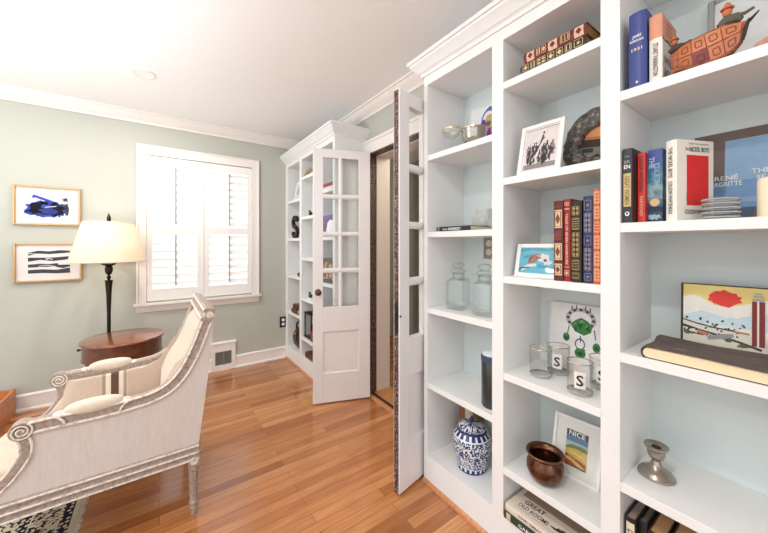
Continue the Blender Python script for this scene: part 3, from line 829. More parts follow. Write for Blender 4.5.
# ================================================================== things on the shelves
VX = (0, -1, 0); VZ = (0, 0, 1)
def book(label, x, y, z, t_, h, d, col, group=None, yaw=0.0, flat=False, cover=None, pages=(232, 220, 192), rough=.5, rnd=.35, cat='book', tilt=0.0, name='book'):
    """Standing: spine faces -x, (x, y) = spine's far-left corner as seen from the room (largest y), thickness runs to -y.
    Flat: lies on its back, spine still faces -x, its height runs to -y and its thickness up."""
    rot = (0, 0, yaw) if not flat else (PI / 2, 0, yaw)
    b = thing(name, label, cat, (x, y, z), rot if not tilt else (tilt, 0, yaw), group)
    s = -1 if not flat else 1              # thickness direction in local y
    cm = M(col, rough) if cover is None else cover
    k = .003
    mb = MB()
    n = 8; bulge = rnd * t_ * .5
    outer = [(-bulge * math.sin(PI * i / n), t_ * i / n) for i in range(n + 1)]
    inner = [(.0025 - bulge * .6 * math.sin(PI * i / n), k + (t_ - 2 * k) * i / n) for i in range(n + 1)]
    poly = [(d, 0)] + outer + [(d, t_), (d, t_ - k)] + inner[::-1] + [(d, k)]
    # C-shaped case binding made from strips
    hh = (0, h)
    vs = []; fs = []
    prof = outer; pin = inner
    full = [(d, 0)] + prof + [(d, t_)]; fin = [(d, k)] + pin + [(d, t_ - k)]
    m = len(full)
    for z_ in hh:
        vs += [(a, s * c, z_) for a, c in full] + [(a, s * c, z_) for a, c in fin]
    o = 2 * m
    for i in range(m - 1):
        fs += [(i, i + 1, o + i + 1, o + i), (m + i, o + m + i, o + m + i + 1, m + i + 1), (i, m + i, m + i + 1, i + 1), (o + i, o + i + 1, o + m + i + 1, o + m + i)]
    fs += [(0, o, o + m, m), (m - 1, 2 * m - 1, o + 2 * m - 1, o + m - 1)]
    mb.add(vs, fs).build('cover', cm, b, ang=50)
    e = .003
    pg = MB().prism([(.004, s * (k + .0002)), (d - e, s * (k + .0002)), (d - e, s * (t_ - k - .0002)), (.004, s * (t_ - k - .0002))], 2, e, h - e)
    pg.build('page_block', M(pages, .8, var=.1), b, smooth=False)
    b_info = dict(t=t_, h=h, d=d, s=s, bulge=bulge)
    return b, b_info
def spine_text(b, i, body, z, h, mat, width=None, up=False, dx=0.0):
    """letters running along the spine (top to bottom of a standing book)"""
    s = i['s']; yc = s * i['t'] / 2
    if s < 0: xd, yd = ((0, 0, -1), (0, -1, 0))
    else: xd, yd = ((0, 0, 1), (0, 1, 0))
    if s > 0: xd, yd = (0, 0, 1), (0, 1, 0)
    return text(body, (-i['bulge'] - .0003, yc + dx, z), xd, yd, h, mat, b, width, 'spine_lettering')
def spine_h(b, i, body, z, h, mat, width=None):
    return text(body, (-i['bulge'] - .0003, i['s'] * i['t'] / 2, z), (0, -1, 0), (0, 0, 1), h, mat, b, width, 'spine_lettering')
def spine_band(b, i, z0, z1, mat, inset=.0, name='spine_label'):
    """a patch that wraps the rounded spine between two heights"""
    n = 8; t_, bl, s = i['t'], i['bulge'], i['s']
    vs = []; fs = []
    for q in range(n + 1):
        f = inset + (1 - 2 * inset) * q / n
        x = -bl * math.sin(PI * f) - .0006
        vs += [(x, s * t_ * f, z0), (x, s * t_ * f, z1)]
    for q in range(n): fs.append((2 * q, 2 * q + 1, 2 * q + 3, 2 * q + 2))
    return MB().add(vs, fs).build(name, mat, b, ang=60)
def gilt(b, i, zs, mat, dia=True, name='gilt_tooling'):
    """gold panels between raised bands on a leather spine"""
    t_, s, bl = i['t'], i['s'], i['bulge']
    mb = MB()
    X = -bl - .0012
    def q(y0, y1, z0, z1): mb.box(X, X + .0016, s * y0, s * y1, z0, z1)
    for z0, z1, kind in zs:
        a, c = t_ * .16, t_ * .84; wl = min(.0014, t_ * .06)
        if kind == 'band': q(t_ * .1, t_ * .9, z0, z1); continue
        q(a, c, z0, z0 + wl); q(a, c, z1 - wl, z1); q(a, a + wl, z0, z1); q(c - wl, c, z0, z1)
        m_ = (a + c) / 2; zm = (z0 + z1) / 2
        if kind == 'dia':
            mb.prism([(s * m_, zm - (z1 - z0) * .36), (s * (m_ + (c - a) * .34), zm), (s * m_, zm + (z1 - z0) * .36), (s * (m_ - (c - a) * .34), zm)], 0, X, X + .0016)
        elif kind == 'lines':
            nl = max(2, int((z1 - z0) / .008))
            for k in range(nl):
                zz = z0 + (z1 - z0) * (k + .5) / nl; q(a + t_ * .1, c - t_ * .1, zz - .0012, zz + .0012)
        elif kind == 'lace':
            nl = max(2, int((z1 - z0) / (c - a) * 1.6))
            for k in range(nl):
                zz = z0 + (z1 - z0) * (k + .5) / nl; r_ = (z1 - z0) / nl * .46
                for yy in (m_ - (c - a) * .22, m_ + (c - a) * .22):
                    mb.prism([(s * yy, zz - r_), (s * (yy + (c - a) * .17), zz), (s * yy, zz + r_), (s * (yy - (c - a) * .17), zz)], 0, X, X + .0016)
        elif kind == 'star':
            for k in range(5):
                an = PI / 2 + k * 2 * PI / 5; r_ = (c - a) * .3
                mb.prism([(s * (m_ + r_ * math.cos(an)), zm + r_ * math.sin(an)), (s * (m_ + r_ * .35 * math.cos(an + .7)), zm + r_ * .35 * math.sin(an + .7)), (s * m_, zm), (s * (m_ + r_ * .35 * math.cos(an - .7)), zm + r_ * .35 * math.sin(an - .7))], 0, X, X + .0016)
    return mb.build(name, mat, b, smooth=False)
def cover_text(b, i, body, x, z, h, mat, width=None):
    """letters on the cover that faces -y (standing books)"""
    return text(body, (x, -i['t'] - .0002, z), (1, 0, 0), (0, 0, 1), h, mat, b, width, 'cover_lettering')

SQ = {}
def squeeze(k, layers, dy=0.0): return [layers[0]] + [(m, [[(x * k, y + dy) for x, y in p] for p in ps]) for m, ps in layers[1:]]
def frame(name, label, p0, p1, Hh, lean, fw, fd, mfr, layers, matw=0.0, cat='picture frame', group=None, glass=True, stand=True):
    """leaning frame: p0, p1 = bottom front corners (left, right as seen); leans back by `lean` metres at its top"""
    a = Vector(p0); b = Vector(p1); W = (b - a).length
    yaw = math.atan2((b - a).y, (b - a).x); tilt = math.asin(lean / Hh)
    t = thing(name, label, cat, a, (-tilt, 0, yaw), group)
    # local: x right, y away, z up
    mb = MB()
    for q in ((0, fw, 0, Hh), (W - fw, W, 0, Hh), (fw, W - fw, 0, fw), (fw, W - fw, Hh - fw, Hh)): mb.box(q[0], q[1], 0, fd, q[2], q[3])
    mb.build('frame', mfr, t, bevel=min(.003, fw * .2))
    MB().box(fw, W - fw, fd * .45, fd * .95, fw, Hh - fw).build('backing', M((238, 236, 230), .8), t, smooth=False)
    iw, ih = W - 2 * fw, Hh - 2 * fw
    L = [(m, [[(fw + iw * x, fw + ih * y) for x, y in p] for p in ps]) for m, ps in layers]
    art('artwork', t, (0, fd * .45 - .0003, 0), (1, 0, 0), (0, 0, 1), L)
    if glass: MB().box(fw, W - fw, fd * .2, fd * .2 + .001, fw, Hh - fw).build('glass', m_frameglass, t, smooth=False)
    return t, W

P_ = lambda *c: M(c, .7, var=.08)
# ------------------------------------------------ foreground bookcase, column nearest the doorway
ZL = [.150, .535, .935, 1.336, 1.743]
G = 'glassware'
t = thing('champagne_coupe', 'small clear coupe glass on the top shelf nearest the doorway', 'glass', (1.225, 1.135, ZL[4]))
MB().lathe([(0, 0), (.030, 0), (.031, .002), (.006, .006), (.0035, .012)], n=32).build('foot', m_jar, t)
MB().lathe([(.0035, .012), (.003, .05), (.004, .066)], n=16).build('stem', m_jar, t)
MB().lathe([(.004, .066), (.02, .070), (.038, .082), (.048, .100), (.050, .116), (.0485, .116), (.046, .100), (.036, .084), (.0, .072)], n=40).build('bowl', m_jar, t)
MB().lathe([(.0485, .108), (.0505, .108), (.0507, .116), (.0483, .116)], n=40, closed=True).build('gold_rim', M((206, 190, 150), .3, .6), t)
m_silver = M((190, 184, 172), .18, .95, var=.1)
t = thing('silver_bowl', 'small polished silver bowl on the top shelf beside the coupe glass', 'bowl', (1.265, 1.025, ZL[4]))
MB().lathe([(0, .004), (.030, 0), (.034, 0), (.034, .005), (.028, .010), (.045, .022), (.057, .045), (.060, .075), (.0635, .088), (.065, .090), (.062, .090), (.0575, .074), (.054, .046), (.042, .026), (0, .018)], n=48).build('bowl', m_silver, t)
MB().lathe([(.0625, .086), (.066, .087), (.066, .092), (.0615, .092)], n=48, closed=True).build('rim', M((214, 200, 170), .2, .9), t)
pk, pu, bl_, tl, wh = P_(224, 96, 140), P_(120, 52, 150), P_(96, 130, 190), P_(60, 90, 110), P_(244, 243, 244)
frame('painting', 'small unframed flower painting in pink and violet on the top shelf', (1.405, 1.195, ZL[4]), (1.405, .90, ZL[4]), .285, .035, .004, .014, m_white,
      squeeze(.70, [(wh, [rect(0, 0, 1, 1)]),
       (bl_, ring(.60, .72, .22, .05, 20) + [stroke([(.5, .9), (.62, .95), (.76, .9)], .05, 1, .4)]),
       (P_(202, 176, 120), [blob(.62, .66, .14, .15, 2, .2)]), (P_(120, 90, 70), [blob(.63, .63, .07, .06, 3, .4)]),
       (pu, [blob(.46, .60, .13, .12, 4, .25), blob(.58, .46, .13, .08, 5, .3), blob(.70, .33, .08, .12, 6, .3)]),
       (pk, [blob(.50, .17, .14, .12, 7, .35), stroke([(.4, .06), (.46, .2), (.5, .36)], .08, 8, .3), blob(.78, .48, .08, .1, 9, .3), blob(.86, .2, .08, .1, 19, .3)]),
       (tl, [blob(.30, .28, .035, .05, 10, .3), blob(.22, .60, .02, .05, 11, .3), blob(.26, .42, .02, .03, 12, .3), blob(.66, .12, .05, .07, 13, .3), blob(.86, .7, .04, .05, 14, .3)])], -.02), glass=False, cat='painting')
# lying black book and crackle glass bowl
b, i = book('thin black book lying flat with white lettering beside a glass bowl', 1.215, 1.232, ZL[3], .026, .225, .15, (34, 30, 32), flat=True, rnd=.15)
spine_text(b, i, 'WHISKEY', .125, .013, m_white, .085); spine_text(b, i, 'Home', .062, .008, m_white, .03); spine_band(b, i, .008, .022, P_(150, 130, 126))
b_ = b
m_crackle = NT('crackle_glass')
_v = m_crackle.coord(); _vo = m_crackle.n('ShaderNodeTexVoronoi', feature='DISTANCE_TO_EDGE'); m_crackle.l(_v, _vo.inputs['Vector']); _vo.inputs['Scale'].default_value = 90
_f = m_crackle.math('LESS_THAN', _vo.outputs['Distance'], .09)
_tr = m_crackle.n('ShaderNodeBsdfTransparent'); _tr.inputs[0].default_value = (.93, .94, .93, 1)
_gl = m_crackle.n('ShaderNodeBsdfPrincipled'); _gl.inputs['Base Color'].default_value = lin((244, 244, 240)); _gl.inputs['Roughness'].default_value = .15
_ms = m_crackle.n('ShaderNodeMixShader'); m_crackle.l(m_crackle.math('ADD', m_crackle.math('MULTIPLY', _f, .35), .12), _ms.inputs[0]); m_crackle.l(_tr.outputs[0], _ms.inputs[1]); m_crackle.l(_gl.outputs[0], _ms.inputs[2]); m_crackle.l(_ms.outputs[0], m_crackle.out.inputs[0])
t = thing('glass_bowl', 'round crackled glass bowl with a short neck behind the black book', 'bowl', (1.395, 1.065, ZL[3]))
MB().lathe([(0, .001), (.036, 0), (.052, .012), (.064, .040), (.060, .070), (.046, .088), (.040, .096), (.047, .118), (.045, .119), (.037, .098), (.043, .086), (.057, .068), (.061, .040), (.05, .015), (0, .006)], n=40).build('bowl', m_crackle.m, t)
# two square stoppered jars
def jar(label, x, y, yaw):
    t = thing('apothecary_jar', label, 'jar', (x, y, ZL[2]), (0, 0, yaw), 'glass apothecary jars')
    def sq(prof, k=.0):
        return MB().lathe([(r * 1.0, h) for r, h in prof], (0, 0, 0), 32, 'z', lambda a, h: (1 / max(abs(math.cos(a)), abs(math.sin(a)))) ** .8 if h < .155 else 1)
    sq([(0, .004), (.044, .002), (.049, .006), (.050, .015), (.050, .140), (.046, .152), (.034, .160), (.030, .166), (.030, .182), (.035, .186), (.033, .187), (.027, .182), (.027, .165), (.031, .158), (.043, .148), (.0465, .138), (.0465, .018), (0, .012)]).build('jar_body', m_jar, t, ang=30)
    MB().lathe([(0, .183), (.026, .183), (.026, .190), (.036, .192), (.040, .198), (.037, .206), (.022, .210), (.017, .214), (.028, .220), (.032, .229), (.027, .238), (.012, .243), (0, .243)], n=36).build('stopper', m_jar, t)
    return t
jar('clear square stoppered glass jar, the one on the left of the pair', 1.27, 1.13, .25)
jar('clear square stoppered glass jar, the one beside the shelf upright', 1.255, .955, .2)
# dark ribbed canister half hidden by the upright
t = thing('canister', 'dark ribbed canister with a blue and white lid behind the shelf upright', 'canister', (1.245, .905, ZL[1]))
MB().lathe([(0, 0), (.046, 0), (.049, .006), (.049, .212), (.045, .220), (0, .220)], (0, 0, 0), 60, 'z', lambda a, h: 1 - .025 * (math.cos(15 * a) > 0) if .01 < h < .21 else 1).build('body', M((74, 76, 76), .2, .4, var=.2), t)
MB().lathe([(.0495, .205), (.051, .212), (.051, .228), (.046, .232), (.046, .205)], n=40, closed=True).build('collar', P_(64, 76, 110), t)
MB().lathe([(0, .220), (.045, .222), (.045, .236), (.036, .246), (.018, .250), (0, .251)], n=40).build('lid', P_(216, 222, 232), t)
# ginger jar
def mat_porcelain():
    t = NT('blue_white_porcelain')
    v = t.coord(); xyz = t.sep(v); z = xyz[2]
    ang = t.math('ARCTAN2', xyz[1], xyz[0])
    cmb = t.n('ShaderNodeCombineXYZ'); t.l(t.math('MULTIPLY', ang, .095), cmb.inputs[0]); t.l(z, cmb.inputs[1])
    def vor(scale, rnd=.8):
        n = t.n('ShaderNodeTexVoronoi'); t.l(cmb.outputs[0], n.inputs['Vector']); n.inputs['Scale'].default_value = scale; n.inputs['Randomness'].default_value = rnd
        n.voronoi_dimensions = '2D'
        return n.outputs['Distance']
    nz = t.n('ShaderNodeTexNoise'); t.l(cmb.outputs[0], nz.inputs['Vector']); nz.inputs['Scale'].default_value = 55; nz.inputs['Detail'].default_value = 1
    rings = t.math('GREATER_THAN', t.math('SINE', t.math('ADD', t.math('MULTIPLY', vor(60), 10.0), t.math('MULTIPLY', nz.outputs['Fac'], 9.0))), .0)
    flower = t.math('LESS_THAN', vor(13, .5), .16)
    petals = t.math('GREATER_THAN', t.math('SINE', t.math('MULTIPLY', ang, 18)), -.35)
    blue, white = lin((36, 50, 104)), lin((226, 230, 236))
    body = t.mix(rings, white, blue)
    body = t.mix(t.math('MULTIPLY', flower, .9), body, lin((44, 62, 124)))
    def zone(lo, hi): return t.math('MULTIPLY', t.math('GREATER_THAN', z, lo), t.math('LESS_THAN', z, hi))
    lap = t.mix(petals, white, blue)
    body = t.mix(zone(.168, .186), body, lap); body = t.mix(zone(.162, .168), body, white); body = t.mix(zone(.186, .196), body, blue)
    body = t.mix(zone(-.01, .008), body, blue); body = t.mix(zone(.008, .024), body, lap); body = t.mix(zone(.024, .029), body, white)
    return t.bsdf(body, .12, coat=.4)
m_porc = mat_porcelain()
t = thing('ginger_jar', 'blue and white porcelain lidded ginger jar on the bottom shelf', 'jar', (1.292, 1.062, ZL[0]))
MB().lathe([(0, 0), (.070, 0), (.072, .004), (.070, .012), (.082, .05), (.0945, .10), (.095, .14), (.087, .170), (.072, .187), (.064, .194), (0, .194)], n=56).build('jar_body', m_porc, t)
MB().lathe([(.0, .192), (.067, .194), (.069, .199), (.066, .208), (.050, .217), (.028, .222), (.010, .224), (.0, .224)], n=48).build('lid', m_porc, t)
MB().lathe([(0, .222), (.009, .223), (.011, .229), (.013, .234), (.008, .243), (.003, .252), (0, .254)], n=20).build('lid_knob', P_(36, 48, 100), t)
for k, (lab, yy, tt, hh, c) in enumerate((('brown book standing behind the ginger jar', 1.222, .034, .30, (150, 96, 62)), ('cream book standing behind the ginger jar', 1.186, .052, .30, (226, 214, 190)), ('olive book standing behind the ginger jar', 1.132, .03, .30, (120, 112, 66)))):
    b, i = book(lab, 1.385, yy, ZL[0], tt, hh, .055, c, 'books behind the ginger jar'); gilt(b, i, [(.22, .222, 'band'), (.25, .28, 'dia')], m_gold)

# ------------------------------------------------ middle column
ZM = [.150, .347, .738, 1.139, 1.545, 1.942]
b, i = book('black leather book with gilt spine lying under the red one', 1.178, .722, ZM[5], .037, .238, .15, (38, 34, 30), 'leather books on the top shelf', flat=True, pages=(168, 124, 66))
gilt(b, i, [(.010, .034, 'dia'), (.042, .060, 'lines'), (.068, .10, 'lace'), (.108, .132, 'dia'), (.140, .162, 'dia'), (.170, .192, 'lines'), (.200, .228, 'star')], m_giltpale)
b, i = book('red leather book with cream spine panels lying on the black one', 1.178, .708, ZM[5] + .037, .042, .225, .15, (110, 28, 30), 'leather books on the top shelf', flat=True, pages=(176, 128, 62))
for z0, z1 in ((.012, .042), (.096, .128), (.186, .216)): spine_band(b, i, z0, z1, P_(228, 192, 164), .08)
gilt(b, i, [(.052, .066, 'lines'), (.072, .088, 'dia'), (.140, .172, 'lines')], m_giltpale)
mb = MB()
for z in (.027, .112, .201):
    mb.prism([(.021, z - .010), (.032, z), (.021, z + .010), (.010, z)], 0, -i['bulge'] - .0018, -i['bulge'] - .0004)
mb.build('spine_ornament', P_(120, 34, 34), b, smooth=False)
# framed black and white photograph of a group
ph, pd, pm = P_(232, 224, 222), P_(62, 52, 54), P_(150, 138, 138)
rr = random.Random(5)
c1, c2, c3 = [], [], []
for k in range(16):
    x = .17 + .68 * rr.random(); y = .22 + .28 * rr.random()
    c1.append(blob(x, y, .045 + .02 * rr.random(), .10 + .05 * rr.random(), k, .35, 14)); c1.append(oval(x + .01, y + .15, .022, .026, 10))
    if k % 2: c2.append(blob(x + .03, y + .02, .022, .05, 40 + k, .4, 10))
    if k % 3 == 0: c3.append(blob(x - .03, y - .06, .03, .03, 60 + k, .5, 10))
arm = [stroke([(.40, .45), (.48, .60), (.53, .70), (.56, .80)], .045, 2, .3), oval(.565, .85, .028, .032, 12), stroke([(.60, .74), (.55, .70), (.50, .62)], .025, 5, .3)]
frame('picture_frame', 'white framed black and white group photograph leaning on the second shelf', (1.188, .752, ZM[4]), (1.196, .583, ZM[4]), .215, .05, .017, .013, m_white,
      [(P_(238, 234, 228), [rect(0, 0, 1, 1)]), (pd, [rect(.03, .955, .97, .968)]), (ph, [rect(.05, .04, .96, .945)]), (pm, [rect(.05, .04, .96, .15), blob(.2, .46, .10, .16, 3, .4), blob(.84, .46, .10, .14, 4, .4)]),
       (pd, c1 + arm), (P_(206, 196, 194), c2), (pm, c3)])
# dark carved round frame
def rough_mat():
    t = NT('carved_dark_shell'); v = t.coord((1, 1, 1)); f = t.noise(v, 60, 6, .7)
    return t.bsdf(t.ramp(f, [(.3, lin((30, 28, 26))), (.52, lin((92, 86, 78))), (.7, lin((178, 170, 156)))]), .35, normal=t.bump(f, .6, .004))
t = thing('picture_frame', 'dark rough round frame around a glowing orange landscape on the second shelf', 'picture frame', (1.372, .520, ZM[4] + .1265), (0, math.radians(8), -PI / 2))
vs = []; fs = []; nA, nB = 60, 14
for a in range(nA):
    th = 2 * PI * a / nA
    for q in range(nB):
        p = 2 * PI * q / nB
        r0 = .091 * (1 + (.20 * abs(math.sin(2 * th)) if math.sin(th) < 0 else 0)); rr_ = .035 * (1 + .22 * noise.noise(Vector((math.cos(th) * 5, math.sin(th) * 5, q * .5))))
        R_ = r0 + rr_ * math.cos(p)
        vs.append((R_ * math.cos(th), .018 * math.sin(p) * (1 + .3 * noise.noise(Vector((th * 3, q, 0)))), R_ * math.sin(th)))
for a in range(nA):
    for q in range(nB):
        a2, q2 = (a + 1) % nA, (q + 1) % nB
        fs.append((a * nB + q, a * nB + q2, a2 * nB + q2, a2 * nB + q))
MB().add(vs, fs).build('frame', rough_mat(), t, ang=80)
MB().lathe([(.0, .010), (.092, .010), (.092, .016), (0, .016)], n=40, axis='y').build('backing', m_dark, t)
def clipc(x0, y0, x1, y1, R=.088, n=16):
    out = []
    for k in range(n + 1):
        x = x0 + (x1 - x0) * k / n; y = y1; lim = math.sqrt(max(0, R * R - x * x)); out.append((x, max(min(y, lim), -lim)))
    for k in range(n + 1):
        x = x1 + (x0 - x1) * k / n; y = y0; lim = math.sqrt(max(0, R * R - x * x)); out.append((x, max(min(y, lim), -lim)))
    return out
art('artwork', t, (0, .0095, 0), (1, 0, 0), (0, 0, 1), [(P_(232, 222, 206), [oval(0, 0, .089, .089, 40)]), (P_(232, 164, 110), [clipc(-.083, .0, .083, .09, .083)]), (P_(206, 128, 78), [clipc(-.07, .05, .07, .06, .083), clipc(-.082, .005, .082, .014, .083)]),
    (P_(70, 52, 44), [clipc(-.083, -.026, .083, .004, .083)]), (P_(122, 128, 124), [clipc(-.083, -.056, .083, -.026, .083)]), (P_(60, 60, 60), [clipc(-.06, -.046, -.02, -.03, .083), clipc(.02, -.05, .05, -.034, .083)]), (P_(188, 172, 156), [clipc(-.083, -.09, .083, -.056, .083)])])
# small blue picture
frame('picture_frame', 'white framed picture of a pale figure on turquoise left of the leather books', (1.212, .778, ZM[3]), (1.216, .590, ZM[3]), .138, .032, .017, .012, m_white,
      [(P_(92, 186, 206), [rect(0, 0, 1, 1)]), (P_(60, 158, 186), [stroke([(0, .9), (.3, .96), (.7, .92), (1, .97)], .1, 1, .5), stroke([(.5, .3), (.8, .25), (1, .3)], .12, 2, .5), stroke([(.1, .6), (.3, .7)], .1, 6, .5)]),
       (P_(226, 222, 226), [blob(.62, .62, .16, .16, 3, .2), stroke([(.06, .1), (.25, .28), (.45, .35)], .13, 4, .3), blob(.74, .45, .12, .1, 8, .3)]),
       (P_(172, 112, 92), [blob(.36, .56, .12, .16, 5, .25), stroke([(.25, .4), (.3, .6), (.42, .75), (.55, .72)], .07, 7, .3), blob(.5, .62, .08, .05, 9, .3)]), (P_(50, 70, 84), [stroke([(.0, .1), (.08, .2), (.3, .22)], .06, 8, .4), blob(.68, .52, .04, .05, 10, .4)])])
# five leather books
GL = 'leather books on the middle shelf'
X5 = 1.178
b, i = book('maroon leather book with cream spine panels, leftmost of the five', X5, .594, ZM[3], .033, .288, .17, (92, 34, 34), GL, pages=(190, 160, 100))
for z0, z1 in ((.02, .062), (.075, .135), (.19, .255)): spine_band(b, i, z0, z1, P_(232, 202, 160), .1)
spine_band(b, i, .146, .180, P_(120, 60, 56), .1)
gilt(b, i, [(.025, .057, 'dia'), (.08, .13, 'dia'), (.148, .156, 'band'), (.162, .170, 'band'), (.195, .25, 'dia'), (.264, .268, 'band')], M((120, 62, 40), .5))
b, i = book('thin crimson book with small gilt lettering among the leather books', X5 + .004, .560, ZM[3], .022, .292, .17, (156, 30, 44), GL, pages=(190, 160, 100))
spine_text(b, i, 'TALES OF SEVEN HARBOURS', .15, .0085, m_giltpale, .18); gilt(b, i, [(.02, .04, 'dia'), (.05, .052, 'band'), (.255, .258, 'band'), (.268, .28, 'star')], m_giltpale)
b, i = book('black leather book with dense gilt tooling in the middle of the five', X5, .534, ZM[3], .034, .282, .17, (34, 30, 24), GL, pages=(120, 92, 50))
gilt(b, i, [(.012, .034, 'lines'), (.042, .078, 'lines'), (.088, .172, 'lace'), (.182, .222, 'lines'), (.232, .262, 'lace')], M((176, 150, 96), .4, .5))
b, i = book('navy leather book with gilt stars beside the orange one', X5 + .004, .497, ZM[3], .032, .294, .17, (44, 54, 100), GL, pages=(190, 160, 100))
gilt(b, i, [(.01, .034, 'star'), (.044, .118, 'lace'), (.128, .160, 'star'), (.172, .236, 'lace'), (.246, .280, 'star')], M((150, 140, 150), .4, .3))
b, i = book('tall orange leather book with pale tooling at the right of the five', X5 - .002, .4635, ZM[3], .0235, .312, .17, (206, 92, 50), GL, pages=(190, 160, 100))
gilt(b, i, [(.01, .052, 'lace'), (.06, .108, 'lace'), (.116, .160, 'lace'), (.170, .206, 'lines'), (.214, .256, 'lace'), (.264, .306, 'lace')], P_(240, 190, 140))
# jewelled drawing on a white canvas and four tumblers
gr1, gr2, gr3, ink = P_(56, 130, 66), P_(30, 84, 42), P_(120, 176, 112), P_(74, 72, 74)
frame('painting', 'white canvas with a drawing of a green jewelled face behind the tumblers', (1.405, .738, ZM[2]), (1.405, .46, ZM[2]), .282, .03, .004, .016, m_white,
      squeeze(.81, [(P_(246, 245, 244), [rect(0, 0, 1, 1)]), (P_(196, 194, 192), ring(.55, .745, .27, .085, 26, 1.0, .62)),
       (ink, [oval(.55 + .225 * math.cos(a), .745 + .14 * math.sin(a),   .030, .022, 8) for a in [k * PI / 6 for k in range(-1, 8)]] + [rect(.38, .86, .40, .93), rect(.46, .88, .48, .95), rect(.62, .88, .64, .95), rect(.70, .86, .72, .93)]
        + [stroke([(.35, .62), (.33, .5)], .018), stroke([(.79, .62), (.82, .48)], .018), stroke([(.56, .5), (.57, .4)], .02)] + ring(.56, .37, .09, .02, 14) + [rect(.5, .29, .66, .31)]),
       (gr1, [[(.38, .66), (.46, .72), (.56, .77), (.68, .73), (.76, .66), (.74, .57), (.62, .51), (.46, .55)], oval(.31, .44, .065, .065, 10), oval(.84, .37, .065, .07, 10), oval(.57, .24, .10, .075, 12)]),
       (gr2, [[(.48, .66), (.56, .60), (.60, .68)], [(.64, .6), (.72, .58), (.70, .66)], [(.42, .6), (.48, .56), (.5, .62)], [(.26, .42), (.33, .39), (.32, .46)], [(.8, .35), (.88, .33), (.85, .4)], [(.5, .24), (.6, .19), (.62, .27)]]),
       (gr3, [[(.52, .70), (.58, .74), (.63, .70)], [(.63, .62), (.68, .66), (.66, .68)], [(.44, .64), (.48, .68), (.46, .69)], [(.29, .46), (.33, .48), (.31, .5)], [(.82, .4), (.86, .42), (.84, .43)], [(.54, .27), (.58, .29), (.56, .3)]])], .05), glass=False, cat='painting')
GT = 'clear glass tumblers'
def tumbler(label, x, y, face, letter=True):
    t = thing('tumbler', label, 'glass', (x, y, ZM[2]), (0, 0, face), GT)
    MB().lathe([(0, .002), (.034, 0), (.038, .003), (.039, .012), (.0425, .112), (.0415, .1135), (.040, .112), (.0365, .016), (0, .014)], n=40).build('glass', m_glass, t)
    MB().lathe([(.0425, .1115), (.0433, .1135), (.0422, .1153), (.0404, .1145), (.0404, .112)], n=40, closed=True).build('rim', M((186, 170, 152), .25, .4), t)
    MB().lathe([(.0385, .002), (.0398, .004), (.0404, .0125), (.039, .0125)], n=40, closed=True).build('base_ring', M((176, 178, 176), .2, .3), t)
    if not letter: return t
    # label patch on the outside with the letter S
    n = 8; vs = []; fs = []
    for k in range(n + 1):
        a = PI + (-.42 + .84 * k / n)
        for z in (.03, .088):
            r_ = .0395 + (.0425 - .0395) * (z / .112) + .0006
            vs.append((r_ * math.cos(a), r_ * math.sin(a), z))
    for k in range(n): fs.append((2 * k, 2 * k + 2, 2 * k + 3, 2 * k + 1))
    lb = MB().add(vs, fs).build('label', M((240, 236, 228), .6, var=.03), t)
    text('S', (-.0428, 0, .058), (0, -1, 0), (0, 0, 1), .036, m_black, lb, .022, 'letter')
    return t
FA = -.35
tumbler('clear tumbler at the left of the four, alone in front', 1.262, .690, 2.7, False)
tumbler('clear tumbler with a letter S behind the leftmost one', 1.352, .664, .35)
tumbler('clear tumbler with a letter S standing nearest the shelf edge', 1.232, .530, .42)
tumbler('clear tumbler half hidden by the shelf upright', 1.345, .500, .3)
# copper pot and the poster
def mat_copper():
    t = NT('aged_copper'); v = t.coord(); f = t.noise(v, 40, 5, .6)
    return t.bsdf(t.ramp(f, [(.3, lin((62, 40, 32))), (.6, lin((122, 82, 62))), (.8, lin((160, 116, 92)))]), .26, .85)
t = thing('copper_pot', 'aged copper pot with a flared rim in front of the framed poster', 'pot', (1.236, .658, ZM[1]))
t.scale = (.89, .89, .99)
mp_ = mat_copper()
MB().lathe([(0, 0), (.040, 0), (.046, .003), (.064, .020), (.075, .045), (.074, .066), (.065, .084), (.060, .092), (.064, .100), (.073, .106), (.0745, .109), (.072, .1105), (.062, .105), (.0565, .094), (.062, .083), (.071, .066), (.072, .045), (.062, .022), (.044, .006), (0, .004)], n=56).build('pot', mp_, t)
MB().lathe([(.0705, .1045), (.0755, .105), (.077, .109), (.0745, .1125), (.0705, .111)], n=56, closed=True).build('rim', M((128, 86, 62), .3, .8, var=.2), t)
